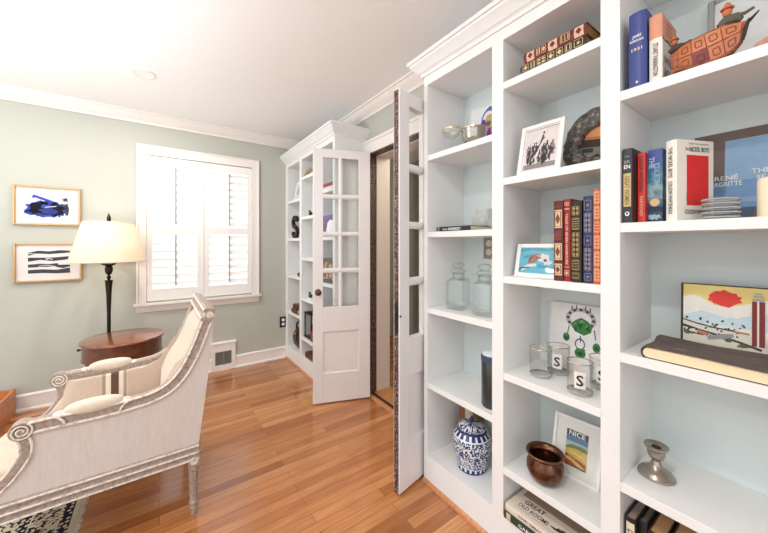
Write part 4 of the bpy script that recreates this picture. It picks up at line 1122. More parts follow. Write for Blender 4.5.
t, W = frame('picture_frame', 'white framed travel poster reading NICE behind the copper pot', (1.318, .682, ZM[1]), (1.332, .506, ZM[1]), .225, .055, .012, .014, m_white,
      [(P_(240, 238, 232), [rect(0, 0, 1, 1)]), (P_(222, 214, 196), [rect(.245, .155, .765, .825)]), (P_(52, 62, 78), [rect(.25, .70, .76, .82)]), (P_(92, 128, 158), [rect(.25, .60, .76, .71)]), (P_(166, 190, 196), [rect(.25, .54, .76, .61)]),
       (P_(122, 140, 92), [[(.25, .50), (.4, .56), (.6, .57), (.76, .55), (.76, .46), (.25, .44)]]), (P_(214, 184, 92), [[(.25, .46), (.5, .50), (.76, .48), (.76, .32), (.45, .36), (.25, .38)], stroke([(.30, .3), (.5, .25), (.74, .2)], .05, 1, .4)]),
       (P_(206, 150, 66), [[(.25, .38), (.5, .34), (.76, .3), (.76, .16), (.25, .16)]]), (P_(228, 206, 140), [stroke([(.28, .30), (.42, .27), (.6, .22), (.7, .16)], .05, 2, .5), stroke([(.36, .42), (.55, .40), (.74, .36)], .03, 3, .5)]),
       (P_(176, 62, 50), [stroke([(.26, .26), (.4, .22), (.5, .18)], .035, 4, .6), stroke([(.5, .3), (.62, .27), (.74, .24)], .025, 5, .6), blob(.3, .2, .05, .03, 6, .4)]), (P_(84, 74, 52), [stroke([(.3, .17), (.5, .175), (.74, .17)], .03, 7, .6), stroke([(.27, .35), (.34, .33)], .03, 8, .6)])])
text('NICE', (W * .5, .0045, .012 + .201 * .765), (1, 0, 0), (0, 0, 1), .018, m_white, t, .058)
# stack of books on the bottom
GS = 'books lying in a stack at the bottom'
b, i = book('dark green book at the bottom of the lying pair under the copper pot', 1.157, .786, ZM[0], .029, .30, .23, (44, 60, 44), GS, flat=True, rnd=.1)
spine_text(b, i, 'GARDEN WALLS', .15, .013, m_white, .17); spine_band(b, i, .012, .03, P_(206, 196, 170))
b, i = book('cream book with grey capitals on its cover lying on the dark green one', 1.164, .783, ZM[0] + .029, .030, .29, .225, (228, 216, 202), GS, flat=True, rnd=.1)
spine_text(b, i, 'THE SMALL HOUSE', .15, .010, M((120, 100, 70), .5), .19)
def top_text(body, x, z, h, mat, width): text(body, (x, i["t"] + .0004, z), (0, 0, 1), (1, 0, 0), h, mat, b, width, 'cover_lettering')
dg_ = M((84, 74, 72), .7)
art('cover_print', b, (0, i['t'] + .0002, 0), (0, 0, 1), (1, 0, 0), [(M((160, 132, 116), .7), [rect(.02, .095, .28, .215)]), (P_(90, 80, 78), [stroke([(.03, .020), (.27, .020)], .0014)]), (P_(60, 52, 50), [blob(.21, .045, .04, .011, 4, .4)])])
top_text('GREAT', .072, .085, .026, dg_, .08); top_text('OLD ROOMS', .040, .095, .020, dg_, .12)
# ------------------------------------------------ right column
b, i = book('tall navy blue book with white lettering at the left end of the top shelf', 1.176, .3655, ZL[4], .043, .224, .155, (54, 70, 136), rnd=.3, rough=.45)
text('JAMES', (-i['bulge'] - .0006, -.0215, .150), VX, VZ, .008, m_white, b, .022, 'spine_lettering'); text('BURROUGHS', (-i['bulge'] - .0006, -.0215, .138), VX, VZ, .007, m_white, b, .033, 'spine_lettering')
text('1931', (-i['bulge'] - .0006, -.0215, .112), VX, VZ, .009, m_giltpale, b, .026, 'spine_lettering')
art('spine_mark', b, (-i['bulge'] - .0003, -.0215, .014), VX, VZ, [(m_white, [oval(0, 0, .003, .003, 12)])])
b, i = book('white and salmon book with bold black cover lettering beside the navy book', 1.186, .3185, ZL[4], .030, .196, .135, (236, 232, 224), rnd=.25)
sal = P_(222, 158, 128)
spine_band(b, i, .128, .196, sal)
art('cover_print', b, (0, -i['t'], 0), (1, 0, 0), (0, 0, 1), [(sal, [[(0, .128), (.02, .124), (.05, .129), (.08, .125), (.11, .128), (.135, .126), (.135, .196), (0, .196)]]), (P_(70, 56, 50), [stroke([(0, .127), (.02, .123), (.05, .128), (.08, .124), (.11, .127), (.135, .125)], .006, 2, .6)])]
    )
spine_text(b, i, 'STUART PARRINGTON', .066, .011, m_black, .095)
cover_text(b, i, 'UNTOLD', .058, .068, .020, m_black, .085); cover_text(b, i, 'AGING', .058, .030, .026, m_black, .085)
for k, z in enumerate((.178, .164, .150)): cover_text(b, i, ['A MEMOIR OF', 'GROWING OLDER', 'IN THE CITY'][k], .06, z, .005, P_(120, 72, 56), .06)
cover_text(b, i, 'a novel', .075, .105, .004, dg_, .03)
# tiled ceramic ship
t = thing('ceramic_ship', 'terracotta ship sculpture with patterned tiles and small figures aboard', 'sculpture', (1.205, .199, ZL[4]), (0, 0, -PI / 2 + .12)); t.scale = (.8, .8, .84)
# local x runs along the ship to the right as seen, y away from the room, z up
hull_b = [(-.085, .012), (-.06, .004), (-.02, .0), (.02, .004), (.05, .018), (.078, .05)]
hull_t = [(-.095, .075), (-.06, .092), (-.03, .10), (.0, .106), (.04, .112), (.09, .105)]
def P3(u, v):
    """surface of the tiled side, u along, v up"""
    k = u * (len(hull_b) - 1); j = min(int(k), len(hull_b) - 2); f = k - j
    bx = hull_b[j][0] + (hull_b[j + 1][0] - hull_b[j][0]) * f; bz = hull_b[j][1] + (hull_b[j + 1][1] - hull_b[j][1]) * f
    tx = hull_t[j][0] + (hull_t[j + 1][0] - hull_t[j][0]) * f; tz = hull_t[j][1] + (hull_t[j + 1][1] - hull_t[j][1]) * f
    y = -.020 - .012 * math.sin(PI * (.15 + .7 * v)) + .028 * abs(u - .5) ** 2 * 2
    return (bx + (tx - bx) * v, y, bz + (tz - bz) * v)
terra = mat_weathered((96, 46, 28), (176, 100, 62), .35, .65)
mb = MB(); nu, nv = 20, 8; vs = []; fs = []
for yy in (0, 1):
    for a in range(nu + 1):
        for c in range(nv + 1):
            p = P3(a / nu, c / nv); vs.append((p[0], p[1] if not yy else .020 - (p[1] + .020), p[2]))
n1 = nv + 1; off = (nu + 1) * n1
for a in range(nu):
    for c in range(nv):
        k = a * n1 + c
        fs += [(k, k + n1, k + n1 + 1, k + 1), (off + k, off + k + 1, off + k + n1 + 1, off + k + n1)]
    fs += [(a * n1, off + a * n1, off + (a + 1) * n1, (a + 1) * n1), (a * n1 + nv, (a + 1) * n1 + nv, off + (a + 1) * n1 + nv, off + a * n1 + nv)]
for c in range(nv):
    fs += [(c, c + 1, off + c + 1, off + c), (nu * n1 + c, off + nu * n1 + c, off + nu * n1 + c + 1, nu * n1 + c + 1)]
hl = mb.add(vs, fs).build('hull', terra, t, ang=50)
tcol = [(190, 106, 44), (200, 118, 74), (210, 132, 92), (206, 128, 90)], [(186, 98, 36), (128, 38, 48), (204, 124, 86), (198, 124, 90)]
for r_ in range(2):
    for c in range(4):
        u0, u1 = .14 + c * .205, .14 + c * .205 + .19; v0, v1 = (.52, .94) if r_ == 0 else (.06, .48)
        vs = []; fs = []
        for q in range(4):
            for s_ in range(4):
                p = P3(u0 + (u1 - u0) * q / 3, v0 + (v1 - v0) * s_ / 3); vs.append((p[0], p[1] - .0022, p[2]))
        for q in range(3):
            for s_ in range(3): fs.append((q * 4 + s_, q * 4 + 4 + s_, q * 4 + 5 + s_, q * 4 + 1 + s_))
        tl_ = MB().add(vs, fs).build('tile', M(tcol[r_][c], .45, var=.1), t)
        um, vm = (u0 + u1) / 2, (v0 + v1) / 2; pts = []
        for k in range(12):
            a = 2 * PI * k / 12; q = .30 if k % 3 else .22
            p = P3(um + (u1 - u0) * q * math.cos(a), vm + (v1 - v0) * q * math.sin(a)); pts.append((p[0], p[1] - .003, p[2]))
        MB().tube(pts, .0012, 6, cyc=True).build('tile_motif', P_(120, 74, 54), tl_)
mb = MB(); mb.tube([P3(1.0, v) for v in (0, .25, .5, .75, 1.0, 1.12)], [.004, .005, .005, .005, .004, .002], 10)
mb.tube([(.09, .0, .105), (.112, -.002, .128)], [.005, .002], 10); mb.build('prow', P_(54, 44, 40), t)
def figure(cx, cz, k, m1, m2, nm):
    fb = MB().tube([(cx - .018 * k, -.004, cz + .004 * k), (cx - .006 * k, -.005, cz + .014 * k), (cx + .012 * k, -.005, cz + .014 * k), (cx + .020 * k, -.004, cz + .006 * k)], [.008 * k, .012 * k, .011 * k, .006 * k], 12)
    o = fb.build(nm, m1, t)
    MB().ell((cx - .004 * k, -.006, cz + .033 * k), .009 * k, .008 * k, .010 * k, 14, 8).build('head', m2, o)
    MB().lathe([(.012 * k, 0), (.013 * k, .002), (.008 * k, .008 * k), (.003 * k, .016 * k), (0, .017 * k)], (cx - .004 * k, -.006, cz + .040 * k), 14).build('hat', m2, o)
    MB().tube([(cx + .010 * k, -.008, cz + .018 * k), (cx + .026 * k, -.010, cz + .016 * k), (cx + .040 * k, -.010, cz + .022 * k)], [.005 * k, .004 * k, .003 * k], 8).build('arm', m1, o)
figure(.050, .110, 1.3, P_(96, 92, 78), P_(204, 122, 84), 'large_figure')
figure(-.078, .084, 1.0, P_(70, 62, 54), P_(186, 110, 74), 'small_figure')
MB().tube([(-.098, -.012, .004), (-.075, -.03, .014), (-.05, -.038, .008), (-.02, -.038, .004), (.02, -.036, .005), (.052, -.03, .018)], [.005, .007, .006, .005, .005, .003], 10).build('wave', terra, t)
# second terracotta piece at the frame's edge, and the silver frame at the back
t = thing('ceramic_fish', 'small pinkish ceramic fish at the right end of the top shelf', 'sculpture', (1.205, .065, ZL[4]), (0, 0, -PI / 2))
m_fish = P_(206, 150, 130)
fb = MB().ell((.0, 0, .022), .042, .012, .013, 24, 12).build('body', m_fish, t)
MB().ell((-.040, 0, .016), .013, .010, .010, 16, 8).build('head', m_fish, t)
MB().prism([(.03, .026), (.064, .046), (.056, .030), (.060, .016)], 1, -.004, .004).build('tail', m_fish, t, bevel=.002)
MB().box(-.02, .02, -.010, .010, 0, .012).build('base', m_fish, t, bevel=.002)
frame('picture_frame', 'silver edged white framed panel standing at the back of the top shelf', (1.40, .236, ZL[4]), (1.40, .02, ZL[4]), .30, .03, .016, .012, M((172, 176, 176), .3, .4), [(P_(244, 246, 247), [rect(0, 0, 1, 1)])])
# row of novels
GN = 'novels on the second shelf'
b, i = book('black novel with a gold lower spine at the left of the row', 1.175, .3815, ZL[3], .024, .228, .15, (44, 46, 52), GN, rnd=.15)
spine_band(b, i, .05, .152, P_(206, 186, 130), .1); spine_text(b, i, 'GREAT WOMEN', .10, .012, P_(120, 100, 60), .088)
spine_h(b, i, 'EN', .172, .012, m_white, .016); spine_h(b, i, 'BR', .187, .010, P_(150, 150, 156), .016); spine_h(b, i, 'the', .204, .006, P_(150, 150, 156), .012)
art('spine_mark', b, (-i['bulge'] - .0002, -.012, .028), VX, VZ, [(m_white, [oval(0, 0, .006, .007, 14)]), (P_(60, 60, 66), [oval(.0, .001, .003, .004, 10)])])
b, i = book('bright red novel with black lettering between the black and the blue one', 1.214, .3545, ZL[3], .018, .216, .145, (222, 58, 48), GN, rnd=.1)
spine_text(b, i, 'COLSON WHITEHEAD', .150, .0095, m_black, .112); spine_text(b, i, 'RAILROAD', .052, .008, P_(240, 190, 150), .06)
def mat_night():
    t = NT('night_sky_cover'); v = t.coord(); f = t.noise(v, 28, 4, .6); z = t.sep(v)[2]
    g = t.math('ADD', t.math('MULTIPLY', f, .5), t.math('MULTIPLY', z, 2.4))
    return t.bsdf(t.ramp(g, [(.2, lin((22, 36, 62))), (.38, lin((60, 92, 126))), (.5, lin((150, 186, 190))), (.6, lin((60, 120, 150))), (.75, lin((58, 82, 158))), (.9, lin((40, 46, 110)))]), .35)
b, i = book('blue novel with a night sky jacket left of the white one', 1.236, .3365, ZL[3], .036, .224, .15, (60, 80, 140), GN, cover=mat_night(), rnd=.1)
spine_text(b, i, 'THE', .184, .013, P_(196, 214, 236), .035, dx=.007); spine_text(b, i, 'ISLES', .150, .013, P_(150, 190, 226), .06, dx=-.006)
art('spine_mark', b, (-i['bulge'] - .0002, -.018, .062), VX, VZ, [(P_(232, 206, 150), [oval(0, 0, .012, .012, 18)]), (P_(40, 60, 80), [rect(-.018, -.028, .018, -.014)]), (P_(170, 200, 206), [blob(.0, -.044, .015, .008, 3, .4)])])
b, i = book('white novel turned to show a plain red square on its cover', 1.190, .281, ZL[3], .028, .228, .130, (240, 236, 226), GN, rnd=.25, yaw=math.radians(-24))
spine_text(b, i, 'THE NICKEL BOYS', .165, .010, m_black, .085); spine_text(b, i, 'COLSON WHITEHEAD', .066, .010, m_black, .092)
art('cover_print', b, (0, -i['t'], 0), (1, 0, 0), (0, 0, 1), [(P_(226, 44, 44), [rect(.034, .044, .112, .186)])])
cover_text(b, i, 'NICKEL BOYS', .078, .202, .013, m_black, .070); cover_text(b, i, 'The', .034, .202, .007, m_black, .011)
cover_text(b, i, 'COLSON WHITEHEAD', .074, .026, .012, m_black, .094); cover_text(b, i, 'WINNER OF THE NATIONAL BOOK PRIZE', .076, .2175, .0035, dg_, .07)
text('A NOVEL', (.033, -i['t'] - .0005, .068), (0, 0, 1), (-1, 0, 0), .003, dg_, b, .024, 'cover_lettering')
# wide exhibition book leaning at the back
t = thing('exhibition_book', 'wide brown and blue art book leaning against the back of the second shelf', 'book', (1.405, .268, ZL[3]), (-math.radians(7), 0, -PI / 2))
WB, HB = .272, .285
MB().box(0, WB, 0, .003, 0, HB).box(0, WB, .015, .018, 0, HB).box(0, .003, .003, .015, 0, HB).build('cover', P_(110, 94, 88), t, smooth=False)
MB().box(.003, WB - .003, .0032, .0148, .003, HB - .003).build('page_block', m_page, t, smooth=False)
art('cover_print', t, (0, 0, 0), (1, 0, 0), (0, 0, 1), [(P_(118, 102, 96), [rect(0, 0, WB, HB)]), (P_(126, 164, 208), [rect(0, 0, WB, .128)]), (P_(150, 184, 216), [rect(.07, .128, .20, .255), rect(.0, .06, WB, .075)]),
    (P_(82, 104, 126), [rect(.0, 0, WB, .045)]), (P_(150, 96, 96), [rect(.13, .008, .142, .03), rect(.155, .01, .166, .03)])])
text('RENÉ', (.074, -.0018, .140), (1, 0, 0), (0, 0, 1), .014, m_white, t, .05, 'cover_lettering'); text('MAGRITTE', (.072, -.0018, .119), (1, 0, 0), (0, 0, 1), .014, m_white, t, .070, 'cover_lettering')
text('THE FIFTH', (.170, -.0018, .150), (1, 0, 0), (0, 0, 1), .014, m_white, t, .09, 'cover_lettering'); text('SEASON', (.170, -.0018, .130), (1, 0, 0), (0, 0, 1), .014, m_white, t, .07, 'cover_lettering')
# stack of cut glass coasters, candle
for k in range(5):
    t = thing('glass_coaster', 'cut glass coaster in the stack before the white novel', 'coaster', (1.222, .178, ZL[3] + .0118 * k), (0, 0, .3 * k), 'cut glass coasters'); t.scale = (.93, .93, .93)
    MB().lathe([(0, 0), (.034, 0), (.040, .004), (.041, .006), (.040, .010), (.036, .0122), (.033, .009), (0, .008)], (0, 0, 0), 48, 'z', lambda a, h: 1 - .05 * (math.cos(16 * a) > 0)).build('dish', m_jar, t)
    MB().lathe([(.0395, .0045), (.0418, .006), (.0395, .0085)], n=48, closed=True).build('cut_rim', M((206, 208, 206), .15, .3), t)
t = thing('pillar_candle', 'thick cream pillar candle at the right end of the second shelf', 'candle', (1.262, .078, ZL[3]))
MB().lathe([(0, 0), (.038, 0), (.040, .002), (.040, .096), (.037, .101), (.030, .100), (.012, .094), (0, .093)], n=40).build('wax', M((248, 238, 208), .5, var=.01), t)
MB().tube([(0, 0, .09), (.001, 0, .10), (.003, .001, .108)], .0012, 6).build('wick', m_black, t)
# large cloth-bound book lying at the shelf edge, painted panel behind
t = thing('cloth_bound_book', 'large taupe cloth bound book lying at the shelf edge before the painted panel', 'book', (1.172, .338, ZL[2]))
m_taupe = mat_weathered((70, 60, 56), (112, 100, 94), .3, .75, (60, 8, 60))
Lb, Db, Tb = .35, .165, .036
MB().box(.004, Db, -Lb, -.006, 0, .0028).build('lower_board', M((52, 42, 38), .6), t, smooth=False)
pr = [(-.004, .003)] + [(-.006 + -.0 + .0165 * (1 - math.sin(a)) * .0 + .010 * (-math.cos(a) + 1) * 0 - .0, 0) for a in ()]
pgp = [(y, z) for y, z in [(-Lb, .003), (-.016, .003), (-.009, .007), (-.0065, .014), (-.0075, .021), (-.012, .028), (-.020, .0315), (-Lb, .0315)]]
MB().prism(pgp, 0, .003, Db - .004).build('page_block', M((240, 222, 184), .8, var=.05), t, ang=50)
vs = []; fs = []; nx, ny = 14, 40
def ctop(a, c):
    x = -.001 + Db * a / nx; y = -.004 - (Lb - .004) * c / ny
    z = .0345 + .007 * math.exp(-((a / nx - .86) / .13) ** 2) * (1 - .5 * c / ny) + .003 * math.sin(a / nx * 9 + c * .16) * math.exp(-c / ny * 1.2) + .0025 * math.sin(a / nx * 16 - c * .07) * (a / nx)
    if c == 0: z -= .007
    return x, y, z
for a in range(nx + 1):
    for c in range(ny + 1): vs.append(ctop(a, c))
for a in range(nx + 1):
    for c in range(ny + 1):
        p = ctop(a, c); vs.append((p[0], p[1], p[2] - .0028))
n1 = ny + 1; off = (nx + 1) * n1
for a in range(nx):
    for c in range(ny):
        k = a * n1 + c; fs += [(k, k + 1, k + n1 + 1, k + n1), (off + k, off + k + n1, off + k + n1 + 1, off + k + 1)]
for a in range(nx): fs += [(a * n1, (a + 1) * n1, off + (a + 1) * n1, off + a * n1), (a * n1 + ny, off + a * n1 + ny, off + (a + 1) * n1 + ny, (a + 1) * n1 + ny)]
for c in range(ny): fs += [(c, off + c, off + c + 1, c + 1), (nx * n1 + c, nx * n1 + c + 1, off + nx * n1 + c + 1, off + nx * n1 + c)]
MB().add(vs, fs).build('cloth_cover', m_taupe, t, ang=70)
pts = [(y, z) for y, z in ((-.014, .0005), (-.006, .004), (-.0025, .010), (-.0015, .018), (-.003, .026), (-.008, .0315))]
pin = [(y - .0028, z) for y, z in pts]
MB().prism(pts + pin[::-1], 0, .001, Db - .002).build('cloth_edge', m_taupe, t, ang=70)
sk, yl, rd, br = P_(206, 226, 234), P_(238, 218, 140), P_(228, 66, 58), P_(132, 52, 46)
WP, HP = .36, .212
t = thing('painted_panel', 'dark edged painted panel of a red cloud over a town with a brick tower', 'painting', (1.372, .289, ZL[2]), (-math.radians(3), 0, -PI / 2 + .05))
MB().box(0, WP, .0, .020, 0, HP).build('panel', M((58, 48, 44), .6), t, bevel=.001)
town = [stroke([(.0, .098), (.05, .088), (.10, .082), (.15, .080), (.19, .074)], .004, 1, .6), stroke([(.0, .078), (.06, .070), (.11, .060), (.17, .048), (.22, .036)], .006, 2, .6), stroke([(.02, .06), (.07, .056)], .004, 3, .6)]
rr = random.Random(11)
dots = [oval(.012 + .17 * rr.random(), .055 + .05 * rr.random(), .0022 + .003 * rr.random(), .0016 + .002 * rr.random(), 7, rr.random()) for _ in range(40)]
def sq(L): return [L[0]] + [(m, [[(max(.006, x * .77) if x < WP else x, y) for x, y in p] for p in ps]) for m, ps in L[1:]]
art('painting', t, (0, 0, 0), (1, 0, 0), (0, 0, 1), sq([(P_(240, 238, 228), [rect(.006, .002, WP, HP - .003)]), (sk, [[(.006, .11), (.06, .13), (.12, .12), (.2, .14), (WP, .13), (WP, .09), (.006, .09)]]),
    (yl, [[(.006, .17), (.05, .175), (.10, .15), (.16, .155), (.24, .18), (WP, .16), (WP, HP - .003), (.006, HP - .003)]]), (P_(240, 238, 230), [blob(.04, .15, .04, .025, 6, .15), blob(.145, .135, .05, .018, 7, .2)]),
    (P_(226, 222, 210), [[(.006, .1), (.1, .085), (.2, .07), (WP, .06), (WP, .002), (.006, .002)]]), (rd, [blob(.125, .172, .044, .024, 8, .13, 24)]),
    (P_(70, 66, 64), town + dots), (P_(196, 130, 100), [stroke([(.05, .066), (.08, .060)], .01, 9, .6), stroke([(.15, .078), (.19, .076)], .006, 10, .4)]), (P_(92, 104, 70), [blob(.022, .058, .014, .007, 12, .3), blob(.135, .052, .012, .006, 13, .3), blob(.175, .04, .016, .005, 15, .4)]),
    (P_(150, 152, 154), [stroke([(.08, .05), (.12, .06), (.15, .066)], .012, 14, .4)]), (br, [rect(.196, .045, .2085, .172), rect(.2135, .045, .227, .172)]), (P_(232, 226, 216), [rect(.2085, .045, .2135, .178)]), (P_(170, 172, 176), [rect(.197, .174, .226, .180), rect(.199, .184, .224, .188), rect(.202, .192, .221, .196)]), (P_(214, 206, 190), [rect(.23, .03, WP, .06)]), (br, [rect(.25, .06, .30, .09)])]))
# pewter candlestick
t = thing('candlestick', 'short pewter candlestick alone on the lower shelf', 'candlestick', (1.293, .330, ZL[1]))
m_pewter = M((178, 168, 156), .26, .85, var=.12)
MB().lathe([(0, 0), (.046, 0), (.048, .002), (.047, .007), (.043, .010), (.041, .014), (.031, .021), (.020, .028), (.014, .038), (.011, .050), (0, .050)], n=48).build('base', m_pewter, t)
MB().lathe([(.0108, .048), (.0125, .053), (.018, .057), (.022, .065), (.0235, .076), (.0235, .082), (.029, .088), (.032, .094), (.0315, .0965), (.024, .094), (.0125, .091), (.0115, .070), (0, .069)], n=40).build('socket', m_pewter, t)
# books at the bottom
GB = 'books on the bottom shelf'
for lab, x, y, tt, h, d, c, pg, tx in (
        ('cream spined book with black edges at the left of the bottom row', 1.19, .379, .026, .275, .15, (34, 32, 32), (168, 150, 140), 'DIEGUITO'),
        ('brown book with a tan top right of the cream spined book', 1.205, .326, .040, .262, .145, (60, 36, 26), (206, 160, 112), None),
        ('dark brown book with a wide tan top in the middle of the bottom row', 1.20, .280, .055, .262, .145, (56, 34, 24), (208, 162, 114), None),
        ('dark book with a brown top at the right of the bottom row', 1.20, .219, .05, .262, .145, (44, 30, 24), (176, 130, 78), None)):
    b, i = book(lab, x, y, .150, tt, h, d, c, GB, pages=pg, rnd=.25)
    if tx: spine_band(b, i, .01, .262, P_(236, 226, 202), .1); spine_text(b, i, tx, .19, .013, m_black, .10)
    else: gilt(b, i, [(.02, .06, 'dia'), (.09, .15, 'lines'), (.18, .24, 'dia')], m_gold)
b, i = book('thin black book tucked behind the cream spined book', 1.215, .3515, .150, .020, .268, .14, (40, 38, 38), GB, pages=(120, 110, 100), rnd=.1); cover_text(b, i, 'NOTES', .05, .245, .02, P_(150, 150, 150), .07)

# ================================================================== far bookcase
def far(name, label, cat, x, y, z, yaw=0.0, group=None): return thing(name, label, cat, (x, y, z), (0, 0, yaw), group)
frame('picture_frame', 'white framed picture on the upper shelf of the far bookcase by the wall', (1.20, 3.425, ZL[4]), (1.205, 3.255, ZL[4]), .21, .04, .02, .012, m_white, [(P_(236, 234, 230), [rect(0, 0, 1, 1)]), (P_(190, 196, 190), [blob(.5, .5, .25, .3, 2, .2)])])
t = far('letter_sculpture', 'large dark letter S standing on the far bookcase by the wall', 'letter', 1.188, 3.372, ZL[3]); t.scale = (1, 1.05, 1.06)
sp = smoothpath([(.062, .158), (.045, .186), (.0, .196), (-.046, .182), (-.062, .146), (-.040, .114), (.0, .098), (.044, .080), (.062, .048), (.046, .014), (.0, .002), (-.046, .016), (-.064, .046)], 5)
pp = [(-p[0], p[1] + .012) for p in sp]
vs = [(0, a, b) for a, b in stroke(pp, .036)]; n = len(vs); hf = n // 2
v2 = [(x + .03, a, b) for x, a, b in vs]
fs = []
for k in range(hf - 1):
    q = n - 1 - k
    fs += [(k, k + 1, q - 1, q), (n + k, n + q, n + q - 1, n + k + 1), (k, n + k, n + k + 1, k + 1), (q, q - 1, n + q - 1, n + q)]
fs += [(0, n - 1, 2 * n - 1, n), (hf - 1, n + hf - 1, n + hf, hf)]
mb = MB().add(vs + v2, fs); z0 = min(v[2] for v in mb.v); mb.v = [(a, b, c - z0) for a, b, c in mb.v]; mb.build('letter', M((40, 32, 28), .5), t, ang=50)
t = far('bird_figurine', 'tiny dark bird figurine on the far bookcase below the letter S', 'figurine', 1.198, 3.245, ZL[2])
MB().ell((0, 0, .022), .018, .026, .016, 16, 8).ell((0, -.02, .042), .010, .011, .010, 12, 8).build('body', m_dark, t); MB().lathe([(.016, 0), (.016, .004), (.006, .010), (0, .010)], n=16).build('base', m_dark, t)
for k, (y, h, c) in enumerate(((3.20, .05, (104, 60, 42)), (3.21, .045, (84, 48, 36)))):
    b, i = book(['brown leather book lying lowest on the far bookcase shelf above the bag', 'dark brown leather book lying on the other below the bird figurine'][k], 1.176 + .008 * k, 3.40 - .02 * k, ZL[1] + (.05 if k else 0), h, .17, .13, c, 'brown books by the wall', flat=True)
t = far('leather_bag', 'dark brown leather bag slumped on the bottom of the far bookcase', 'bag', 1.292, 3.338, .150)
lea = M((62, 38, 28), .4, var=.25)
MB().ell((0, 0, .105), .105, .155, .108, 32, 16, .75).build('body', lea, t, ang=80)
MB().tube(smoothpath([(-.05, .09, .19), (-.06, .07, .25), (-.06, 0, .285), (-.06, -.07, .25), (-.05, -.09, .19)], 6), .010, 10).build('handle', lea, t)
MB().box(-.112, -.10, -.05, .05, .10, .15).build('pocket', M((84, 54, 40), .4), t, bevel=.004)
MB().ell((-.105, .0, .17), .012, .03, .02, 14, 8).build('buckle', m_gold, t)
# its middle column
for k, (lab, c, z) in enumerate((('dark brown book lying on the top shelf of the far bookcase', (70, 52, 40), 0), ('tan book lying on the dark one on the top shelf of the far bookcase', (150, 120, 90), .035))):
    b, i = book(lab, 1.19 + .01 * k, 3.06 - .015 * k, 1.942 + z, .035, .22, .15, c, 'books at the top of the far bookcase', flat=True); gilt(b, i, [(.02, .05, 'dia'), (.07, .11, 'lines'), (.14, .17, 'dia'), (.18, .21, 'lines')], m_giltpale)
t = far('bird_figurine', 'tiny black bird figurine in the middle column of the far bookcase, the upper one', 'figurine', 1.205, 2.952, 1.545)
MB().ell((0, 0, .026), .018, .028, .018, 16, 8).ell((0, .02, .05), .011, .012, .011, 12, 8).build('body', m_black, t); MB().lathe([(.016, 0), (.016, .004), (.006, .012), (0, .012)], n=16).build('base', m_black, t)
t = far('bird_figurine', 'tiny dark bird figurine in the middle column of the far bookcase, the lower one', 'figurine', 1.205, 2.955, .738)
MB().ell((0, 0, .030), .018, .030, .020, 16, 8).ell((0, .02, .056), .012, .013, .012, 12, 8).build('body', m_dark, t); MB().lathe([(.016, 0), (.016, .004), (.006, .014), (0, .014)], n=16).build('base', m_white, t)
t = far('lantern', 'black metal lantern on a low shelf of the far bookcase', 'lantern', 1.252, 2.994, .347)
mb = MB()
for y in (-.085, .075):
    for x in (-.06, .05): mb.box(x, x + .010, y, y + .010, .012, .235)
mb.box(-.065, .065, -.09, .09, 0, .012).box(-.065, .065, -.09, .09, .235, .247).box(-.04, .04, -.06, .06, .247, .256); mb.build('cage', m_black, t, smooth=False)
MB().box(-.056, -.054, -.075, .075, .012, .235).build('pane', m_pane, t, smooth=False); MB().tube([(0, -.03, .256), (0, -.02, .285), (0, .02, .285), (0, .03, .256)], .003, 8).build('handle', m_black, t)
MB().cyl((0, 0, .012), .03, .11, 20).build('candle', P_(150, 60, 44), t)
for k, (lab, c, z, h) in enumerate((('brown book lying below the lantern on the far bookcase', (112, 68, 46), 0, .05), ('red brown book lying on the brown one beside the lantern', (134, 64, 48), .05, .045))):
    b, i = book(lab, 1.178, 2.875, .347 + z, h, .09, .10, c, 'books beside the lantern', flat=True)
b, i = book('dark red book lying at the bottom of the far bookcase', 1.19, 3.04, .150, .055, .23, .16, (92, 48, 38), flat=True)
# its column nearest the doorway, seen through the door panes
for k, (lab, c, z, h) in enumerate((('white book lying under the red one, seen through the door glass', (228, 218, 212), 0, .028), ('red book lying on the white one, seen through the door glass', (150, 48, 58), .028, .03))):
    b, i = book(lab, 1.19, 2.66, ZL[4] + z, h, .24, .16, c, 'books seen through the door glass', flat=True)
t = far('storage_box', 'purple lidded box on the shelf seen through the door glass', 'box', 1.24, 2.56, ZL[3])
MB().box(-.05, .10, -.13, .13, 0, .165).build('box_body', P_(104, 72, 134), t, bevel=.003); MB().box(-.054, .104, -.134, .134, .15, .185).build('lid', P_(116, 84, 146), t, bevel=.003); MB().box(-.056, -.053, -.025, .025, .075, .105).build('label_holder', P_(70, 46, 96), t)
t = far('plate', 'white plate propped in front of the purple box', 'plate', 1.178, 2.475, ZL[3] + .087, 0); t.scale = (.77, .77, 1)
t.rotation_euler = (0, math.radians(97), 0)
MB().lathe([(0, .004), (.06, .004), (.075, .008), (.108, .014), (.110, .0125), (.076, .005), (.06, 0), (0, 0)], n=48).build('plate', m_white, t)
b, i = book('flat black book under the patterned box, seen through the door glass', 1.195, 2.66, ZL[2], .028, .22, .15, (36, 34, 36), flat=True)
t = far('decorative_box', 'brown and gold patterned box seen through the door glass', 'box', 1.26, 2.58, ZL[2] + .028)
def mat_pat():
    t = NT('brown_gold_pattern'); v = t.coord(); n = t.n('ShaderNodeTexVoronoi'); t.l(v, n.inputs['Vector']); n.inputs['Scale'].default_value = 26
    return t.bsdf(t.ramp(n.outputs['Distance'], [(.2, lin((214, 176, 96))), (.45, lin((150, 106, 60))), (.6, lin((84, 58, 44)))]), .45)
MB().box(-.055, .10, -.12, .12, 0, .15).build('box_body', mat_pat(), t, bevel=.003); MB().box(-.058, .103, -.123, .123, .15, .18).build('lid', P_(92, 70, 54), t, bevel=.003)
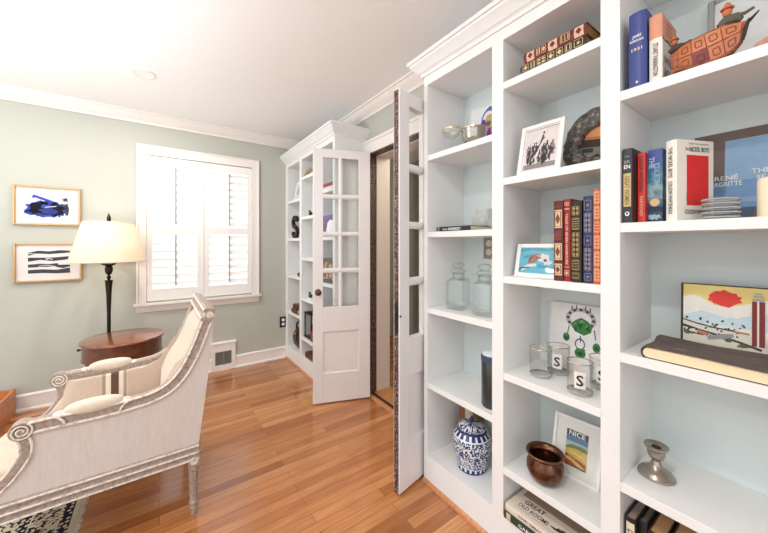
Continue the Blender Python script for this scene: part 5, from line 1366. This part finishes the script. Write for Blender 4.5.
t = far('basket', 'woven olive basket on a low shelf seen through the door glass', 'basket', 1.265, 2.58, ZL[1])
mb = MB()
for k in range(9):
    z = .008 + k * .018; s_ = 1 + .01 * k
    mb.tube([(-.07 * s_, -.11 * s_, z), (.09 * s_, -.11 * s_, z), (.09 * s_, .11 * s_, z), (-.07 * s_, .11 * s_, z)], .0095, 8, cyc=True)
mb.build('weave', mat_weathered((92, 96, 62), (176, 160, 112), .4, .6), t); MB().box(-.066, .086, -.106, .106, .0, .01).build('bottom', P_(120, 110, 76), t)
MB().box(-.06, .08, -.10, .10, .012, .15).build('liner', P_(70, 78, 52), t, bevel=.01)

# ------------------------------------------------------------------ lamps of the room and added fill lights
def spot(name, loc, e, size, color=(1, .96, .9)):
    l = bpy.data.lights.new(name, 'AREA'); l.shape = 'DISK'; l.size = size; l.energy = e; l.color = color
    o = bpy.data.objects.new(name, l); C.objects.link(o); o.location = loc
    return o
for i, (x, y) in enumerate(((-.09, 2.735), (-.09, .3), (-1.9, 2.2), (-1.9, .3))):  # first sits in the ceiling light; other three added unseen for even fill
    spot('recessed_and_fill_lamp', (x, y, ZC - .012), 12, .10)
b = bpy.data.lights.new('lamp_bulb', 'POINT'); b.energy = 2.4; b.color = (1, .88, .74); b.shadow_soft_size = .04
bo = bpy.data.objects.new('lamp_bulb', b); C.objects.link(bo); bo.location = (-.325, 3.30, 1.30)
h = bpy.data.lights.new('hall_light', 'POINT'); h.energy = 22; h.color = (1, .9, .7); h.shadow_soft_size = .15  # bare point light past the doorway, no fixture built
ho = bpy.data.objects.new('hall_light', h); C.objects.link(ho); ho.location = (2.2, 1.6, 2.2)

# added fill light, unseen left of the camera, to brighten the ceiling
f = bpy.data.lights.new('ceiling_fill', 'AREA'); f.shape = 'DISK'; f.size = .25; f.energy = 56; f.color = (.95, .98, 1)
fo_ = bpy.data.objects.new('ceiling_fill', f); C.objects.link(fo_); fo_.location = (-1.3, 1.5, 1.35); fo_.rotation_euler = (math.radians(172), 0, 0)
